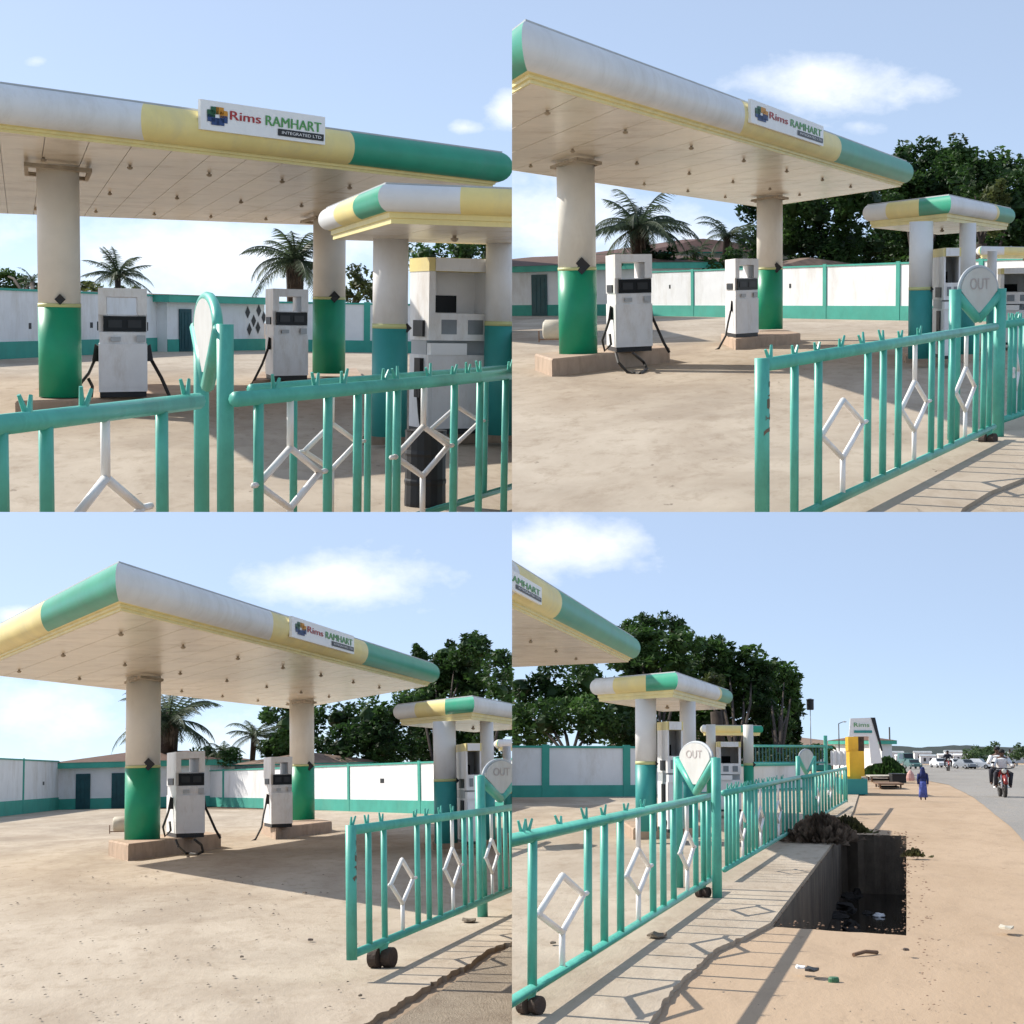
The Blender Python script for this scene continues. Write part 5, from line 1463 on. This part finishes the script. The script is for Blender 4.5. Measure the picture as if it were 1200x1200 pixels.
mb.build('cloth', MT['white_cloth'], root)
# tall dark hut and pole beyond the booth
P, q = V.g(1034, 908), V.g(1046, 908)
block(V, P, q, 8, V.h(P, 872), 'narrow dark kiosk with flat roof right of the white sign ' + ph, name='roadside_kiosk', eave=.3, fascia=.3, roof_h=.4, roof_mat='roof')
shrub(V, V.g(1040, 910), 22 * V.mpp(V.g(1040, 910)), 22 * V.mpp(V.g(1040, 910)), 'dark bush at the foot of the narrow kiosk ' + ph, 'leaf', 700, .22, 'roadside_bush')
shrub(V, V.g(1022, 908), 12 * V.mpp(V.g(1040, 910)), 10 * V.mpp(V.g(1040, 910)), 'low green bush below the white sign board ' + ph, 'leaf2', 400, .2, 'roadside_bush')
def pole(V, px, row, top, r_px, label, name='utility_pole', cat='pole', arm=None, mkey='dark'):
    P = V.g(px, row); k = V.mpp(P); z = V.h(P, top)
    root = thing(V, name, label, cat, P)
    mb = MB(); mb.tube([P, P + UP * z], [r_px * k, r_px * k * .7], 8); mb.build('pole', MT[mkey], root, smooth=True)
    if arm:
        mb = MB(); mb.tube([P + UP * z, P + UP * (z + .2) + Vector((arm * k, 0, 0))], r_px * k * .6, 6); mb.build('arm', MT[mkey], root)
        mb = MB(); mb.ellipsoid(P + UP * (z + .15) + Vector((arm * k, 0, 0)), 2.5 * k, 1.5 * k, .8 * k); mb.build('lamp_head', MT['pumpgrey'], root)
    return root, P, z, k
pole(V, 1043.5, 905, 852, 1.2, 'dark utility pole right of the narrow kiosk ' + ph)
pole(V, 984, 908, 848, .8, 'street lamp with arm left of the white sign ' + ph, 'street_lamp', 'street lamp', arm=7)
pole(V, 1158, 897, 874, .5, 'thin pale pole before the far green trees ' + ph, mkey='zinc')
root, P, z, k = pole(V, 951, 910, 832, .6, 'raised dark water tank on a thin mast beside the trees ' + ph, 'water_tower', 'water tower', mkey='zinc')
mb = MB(); mb.lathe(P, [(3.6 * k, z), (4.2 * k, z + 1 * k), (4.2 * k, z + 11 * k), (4.6 * k, z + 11.2 * k), (4.6 * k, z + 12.4 * k), (1 * k, z + 13.4 * k)], 14); mb.build('tank', MT['dark'], root)
p, q = V.g(940, 903), V.g(996, 903)
block(V, p, q, 40, V.h(p, 877), 'house with large brown hipped roof behind the railing ' + ph, name='brown_roof_house', eave=1.2, fascia=.3, roof_h=14 * V.mpp(p) * 1.5, roof_mat='thatch')
# town strip
random.seed(21)
for i, (x, wpx, top, row, key) in enumerate([(1048, 22, 883, 892, 'zinc'), (1066, 18, 881, 889, 'white'), (1082, 20, 883, 891, 'zinc'), (1098, 24, 880, 889, 'white'), (1118, 20, 882, 891, 'zinc'), (1133, 18, 880, 888, 'white'), (1190, 24, 884, 894, 'zinc'), (1108, 16, 886, 894, 'white'), (1058, 16, 887, 895, 'white'), (1088, 18, 887, 895, 'zinc'), (1127, 16, 886, 894, 'white')]):
    labs = ['low zinc-roofed house at the left end of the far town', 'pale house with flat roof second from the left in the far town', 'zinc-roofed house in the far town above the person in blue', 'wide pale house in the middle of the far town', 'zinc house behind the white cars in the far town', 'pale house by the left edge of the far green trees', 'zinc-roofed shop behind the motorcycle riders', 'small pale house in front of the wide pale house in the far town', 'small pale shop at the left front of the far town', 'small zinc shop right of the headscarf in the far town', 'small pale shop behind the dark grey car in the far town']
    p, q = V.g(x - wpx / 2, row), V.g(x + wpx / 2, row); k = V.mpp(p)
    root = thing(V, 'town_house', labs[i], 'house', p, 'houses of the far town')
    z = V.h(p, top - 1); d = 18 * k
    mb = MB(); mb.pbox(p, q - p, Vector((0, d, 0)), 0, 1, 0, 1, 0, z); mb.build('wall', MT['wall_white'], root)
    mb = MB(); zr = V.h(p, top - 3); a = q - p; b = Vector((0, d, 0))
    O = p - a * .04 - b * .05
    mb.add([O + UP * z, O + a * 1.08 + UP * z, O + a * 1.08 + b * 1.1 + UP * z, O + b * 1.1 + UP * z, O + b * .55 + UP * zr, O + a * 1.08 + b * .55 + UP * zr], [(0, 1, 5, 4), (1, 2, 5), (2, 3, 4, 5), (3, 0, 4), (3, 2, 1, 0)])
    mb.build('roof', MT['zinc'] if key == 'zinc' else MT['wall_white'], root)
    for u in (.2, .6):
        mb = MB(); mb.pbox(p, a, b, u, u + .15, -.02, 0, z * .3, z * .75); mb.build('window', MT['dark'], root)
tree(V, V.g(1150, 897), [(1138, 886, 10, 8), (1150, 880, 10, 8), (1160, 878, 10, 8), (1168, 886, 10, 9), (1148, 890, 16, 6)], 'bushy green trees clump left of the motorcycle riders ' + ph, 200, size_px=1.8, mkey='leaf3', group=None, name='roadside_tree')
tree(V, V.g(1196, 893), [(1196, 878, 7, 6), (1206, 882, 10, 7), (1190, 886, 10, 5)], 'small green tree at the right edge behind the riders ' + ph, 230, size_px=1.8, mkey='leaf3', group=None, name='roadside_tree')
# low hills on the skyline
mb = MB(); pts = []
D0 = 400.
for i in range(41):
    px = 960 + 300 * i / 40
    b0 = V.at(px, 885, D0); tpp = V.at(px, 874.5 + 1.2 * math.sin(i * .5) + random.uniform(-.5, .5), D0); bk = V.at(px, 877, D0 * 1.25)
    pts.append((Vector((b0.x, b0.y, -2)), tpp, Vector((bk.x, bk.y, -2))))
for (a0, a1, a2), (b0, b1, b2) in zip(pts, pts[1:]): mb.quad(a0, b0, b1, a1); mb.quad(a1, b1, b2, a2)
structure(V, 'hills', mb, MT['hill'])
# verge plants and litter
c = V.g(962, 987); k = V.mpp(c)
shrub(V, c, 42 * k, 34 * k, 'grey-brown heap of dry brush at the head of the drain ' + ph, 'drybrush', 900, .06, 'dry_brush_heap', core=True)
c = V.g(992, 976); shrub(V, c, 26 * k, 22 * k, 'low green weeds right of the dry brush heap ' + ph, 'weed', 420, .06)
c = V.g(1071, 1004); shrub(V, c, 12 * k, 8 * k, 'small dark weed tuft right of the drain ' + ph, 'weed', 120, .04)
litter(V, [(770, 1099, 27, 'dry_leaf', 'drain', 'curled dark leaf near the gate bottom rail ' + ph), (648, 1108, 9, 'dry_leaf', 'drain', 'small dark leaf between the near gate bars ' + ph),
           (952, 1140, 22, 'plastic_scrap', 'black', 'black strip of plastic below the drain ' + ph), (937, 1137, 14, 'paper_scrap', 'sign_white', 'white paper scrap beside the black plastic ' + ph),
           (1062, 1116, 9, 'dry_leaf', 'rust', 'brown scrap at the right below the drain ' + ph), (1180, 1090, 20, 'paper_scrap', 'tan', 'pale crumpled scrap at the right edge of the roadside ' + ph)], '')
P = V.g(977, 1151, -.05); k = V.mpp(P); mb = MB(); mb.lathe(P, [(6.5 * k, -.05), (6.5 * k, -.02), (5.5 * k, -.005)], 16)
tag(mb.build('can_lid', MT['lid'], None, V, P), 'round green lid lying on the sand below the drain ' + ph, 'lid')
P = V.g(1000, 1119, -.03); Q = V.g(1028, 1116, -.03); mb = MB(); mb.tube([P, P.lerp(Q, .5) + UP * .02, Q], .02, 7)
tag(mb.build('stick', MT['wood'], None, V, P), 'short brown stick lying below the drain ' + ph, 'stick')
crumbs(V, (800, 1100, 1200, 1200), 60, 'dark crumbs scattered over the sand ' + ph)

# ------------------------------------------------------------------ trim every set where it meets its neighbours (X = 0, Z = 0)
def trim():
    dead = []
    for ob, view, base in ALL:
        M = view.M @ Matrix.Translation(base)
        me = ob.data
        ws = [M @ v.co for v in me.vertices]
        out_x = [w.x * view.sx < 0 for w in ws]; out_z = [w.z * view.sz < 0 for w in ws]
        if not (any(out_x) or any(out_z)): continue
        if all(out_x) or all(out_z): dead.append(ob); continue
        Mi = M.inverted(); o = Mi @ Vector((0, 0, 0))
        bm = bmesh.new(); bm.from_mesh(me)
        solid = len(bm.faces) < 3000
        for nrm, any_out in ((Vector((view.sx, 0, 0)), any(out_x)), (Vector((0, 0, view.sz)), any(out_z))):
            if not any_out or not bm.verts: continue
            nl = (view.Rt @ nrm).normalized()
            r = bmesh.ops.bisect_plane(bm, geom=bm.verts[:] + bm.edges[:] + bm.faces[:], dist=1e-6, plane_co=o, plane_no=nl, clear_inner=True, clear_outer=False)
            if solid:
                ed = [e for e in r['geom_cut'] if isinstance(e, bmesh.types.BMEdge) and e.is_boundary]
                try: bmesh.ops.holes_fill(bm, edges=ed, sides=0)
                except Exception: pass
        if not bm.faces: dead.append(ob); bm.free(); continue
        bm.to_mesh(me); bm.free()
    for ob in dead:
        for c in list(ob.children):
            c.parent = ob.parent
            if ob.parent is None: dead.append(c) if c not in dead else None
    for ob in dead: bpy.data.objects.remove(ob)
trim()
# things of which nothing is left inside their set
def has_mesh(o): return o.type == 'MESH' or any(has_mesh(c) for c in o.children)
for o in [o for o in SC.objects if o.type == 'EMPTY' and not has_mesh(o)]: bpy.data.objects.remove(o)

# ------------------------------------------------------------------ sun and sky
sd = Vector((-1.15, .66, 1.0)).normalized()
el = math.asin(sd.z); az = math.atan2(sd.x, sd.y)
sl = bpy.data.lights.new('sun', 'SUN'); sl.energy = 4.7; sl.angle = math.radians(.5); sl.color = (1.0, .945, .85)
so = bpy.data.objects.new('sun', sl); COL.objects.link(so)
so.rotation_euler = sd.to_track_quat('Z', 'Y').to_euler()

wd = bpy.data.worlds.new('World'); SC.world = wd; wd.use_nodes = True
nt = wd.node_tree; N, L = nt.nodes, nt.links
bg = N['Background']; bg.inputs['Strength'].default_value = .152
tc = N.new('ShaderNodeTexCoord')
sp = N.new('ShaderNodeSeparateXYZ'); L.new(tc.outputs['Generated'], sp.inputs[0])
def math_(op, a, b=None, c=None, clamp=False):
    n = N.new('ShaderNodeMath'); n.operation = op; n.use_clamp = clamp
    for i, x in enumerate((a, b, c)):
        if x is None: continue
        if isinstance(x, (int, float)): n.inputs[i].default_value = x
        else: L.new(x, n.inputs[i])
    return n.outputs[0]
# each tier of sets has its own skyline: the sky is lifted so that it starts at that skyline
lower = math_('LESS_THAN', sp.outputs['Z'], 0.0)
lift = math_('ADD', sp.outputs['Z'], math_('ADD', math_('MULTIPLY', lower, .255), -.115))
zz_ = math_('MAXIMUM', math_('MULTIPLY_ADD', lift, 2.4, .11), .03)
cb = N.new('ShaderNodeCombineXYZ'); L.new(sp.outputs['X'], cb.inputs[0]); L.new(sp.outputs['Y'], cb.inputs[1]); L.new(zz_, cb.inputs[2])
nv = N.new('ShaderNodeVectorMath'); nv.operation = 'NORMALIZE'; L.new(cb.outputs[0], nv.inputs[0])
sky = N.new('ShaderNodeTexSky'); sky.sky_type = 'NISHITA'; sky.sun_disc = False
sky.sun_elevation = el; sky.sun_rotation = az; sky.air_density = 1.0; sky.dust_density = .8; sky.ozone_density = 2.0
L.new(nv.outputs[0], sky.inputs['Vector'])
# clouds: soft noisy banks at given bearings
yy = math_('MAXIMUM', sp.outputs['Y'], .02)
px = math_('MULTIPLY_ADD', math_('DIVIDE', sp.outputs['X'], yy), F, 600.)
py = math_('MULTIPLY_ADD', math_('DIVIDE', sp.outputs['Z'], yy), -F, 600.)
cn = N.new('ShaderNodeTexNoise'); cn.inputs['Scale'].default_value = 26; cn.inputs['Detail'].default_value = 10; cn.inputs['Roughness'].default_value = .62
mpc = N.new('ShaderNodeMapping'); mpc.inputs['Scale'].default_value = (1, 1, 1.7); L.new(tc.outputs['Generated'], mpc.inputs['Vector']); L.new(mpc.outputs[0], cn.inputs['Vector'])
cover = None
for (cx, cy, rx, ry, k) in [(965, 98, 110, 36, 1.0), (1060, 105, 90, 26, .6), (1000, 150, 60, 16, .35), (640, 250, 120, 70, .8), (790, 290, 120, 70, .75),
                            (395, 680, 120, 36, 1.0), (480, 672, 80, 26, .7), (20, 722, 40, 16, .8), (50, 835, 110, 50, .75), (250, 870, 160, 50, .6), (500, 715, 60, 16, .3),
                            (660, 640, 120, 42, .95), (760, 662, 60, 20, .5), (735, 705, 60, 16, .25),
                            (600, 128, 36, 26, .9), (545, 150, 24, 12, .6), (42, 72, 20, 10, .5), (440, 108, 24, 9, .35), (260, 300, 260, 70, .85), (20, 290, 70, 60, .4), (100, 180, 300, 100, .22)]:
    dx = math_('DIVIDE', math_('SUBTRACT', px, float(cx)), float(rx)); dy = math_('DIVIDE', math_('SUBTRACT', py, float(cy)), float(ry))
    d2 = math_('ADD', math_('MULTIPLY', dx, dx), math_('MULTIPLY', dy, dy))
    # keep each bank on its own tier
    tier = math_('GREATER_THAN', py, 600.) if cy > 600 else math_('LESS_THAN', py, 600.)
    side = math_('GREATER_THAN', px, 600.) if cx > 602 else math_('LESS_THAN', px, 600.)
    m_ = math_('MULTIPLY', math_('MULTIPLY', math_('EXPONENT', math_('MULTIPLY', d2, -1.1)), float(k)), math_('MULTIPLY', tier, side))
    cover = m_ if cover is None else math_('MAXIMUM', cover, m_)
cl = math_('MULTIPLY', math_('SUBTRACT', math_('MULTIPLY_ADD', cover, .82, cn.outputs['Fac']), .76), 1.9, clamp=True)
front = math_('GREATER_THAN', sp.outputs['Y'], .05)
cl = math_('MULTIPLY', math_('MULTIPLY', cl, front), .80)
hz = N.new('ShaderNodeMix'); hz.data_type = 'RGBA'; hz.inputs[0].default_value = .40
L.new(sky.outputs[0], hz.inputs[6]); hz.inputs[7].default_value = (4.1, 4.75, 5.7, 1)
mxw = N.new('ShaderNodeMix'); mxw.data_type = 'RGBA'
L.new(cl, mxw.inputs[0]); L.new(hz.outputs[2], mxw.inputs[6]); mxw.inputs[7].default_value = (6.6, 6.7, 6.9, 1)
# below the skyline: light thrown back by open sunlit ground
low = math_('LESS_THAN', sp.outputs['Z'], -.22)
mxg = N.new('ShaderNodeMix'); mxg.data_type = 'RGBA'
L.new(low, mxg.inputs[0]); L.new(mxw.outputs[2], mxg.inputs[6]); mxg.inputs[7].default_value = (2.6, 2.1, 1.6, 1)
L.new(mxg.outputs[2], bg.inputs['Color'])

SC.view_settings.view_transform = 'Standard'
SC.view_settings.look = 'None'
SC.view_settings.gamma = 1.0
SC.view_settings.exposure = 0.32
SC.cycles.max_bounces = 5
SC.cycles.diffuse_bounces = 3
SC.cycles.glossy_bounces = 2
SC.cycles.adaptive_threshold = .02
for o in SC.objects:
    if 'label' in o and len(o['label'].split()) > 16: print('LONG', len(o['label'].split()), o['label'])
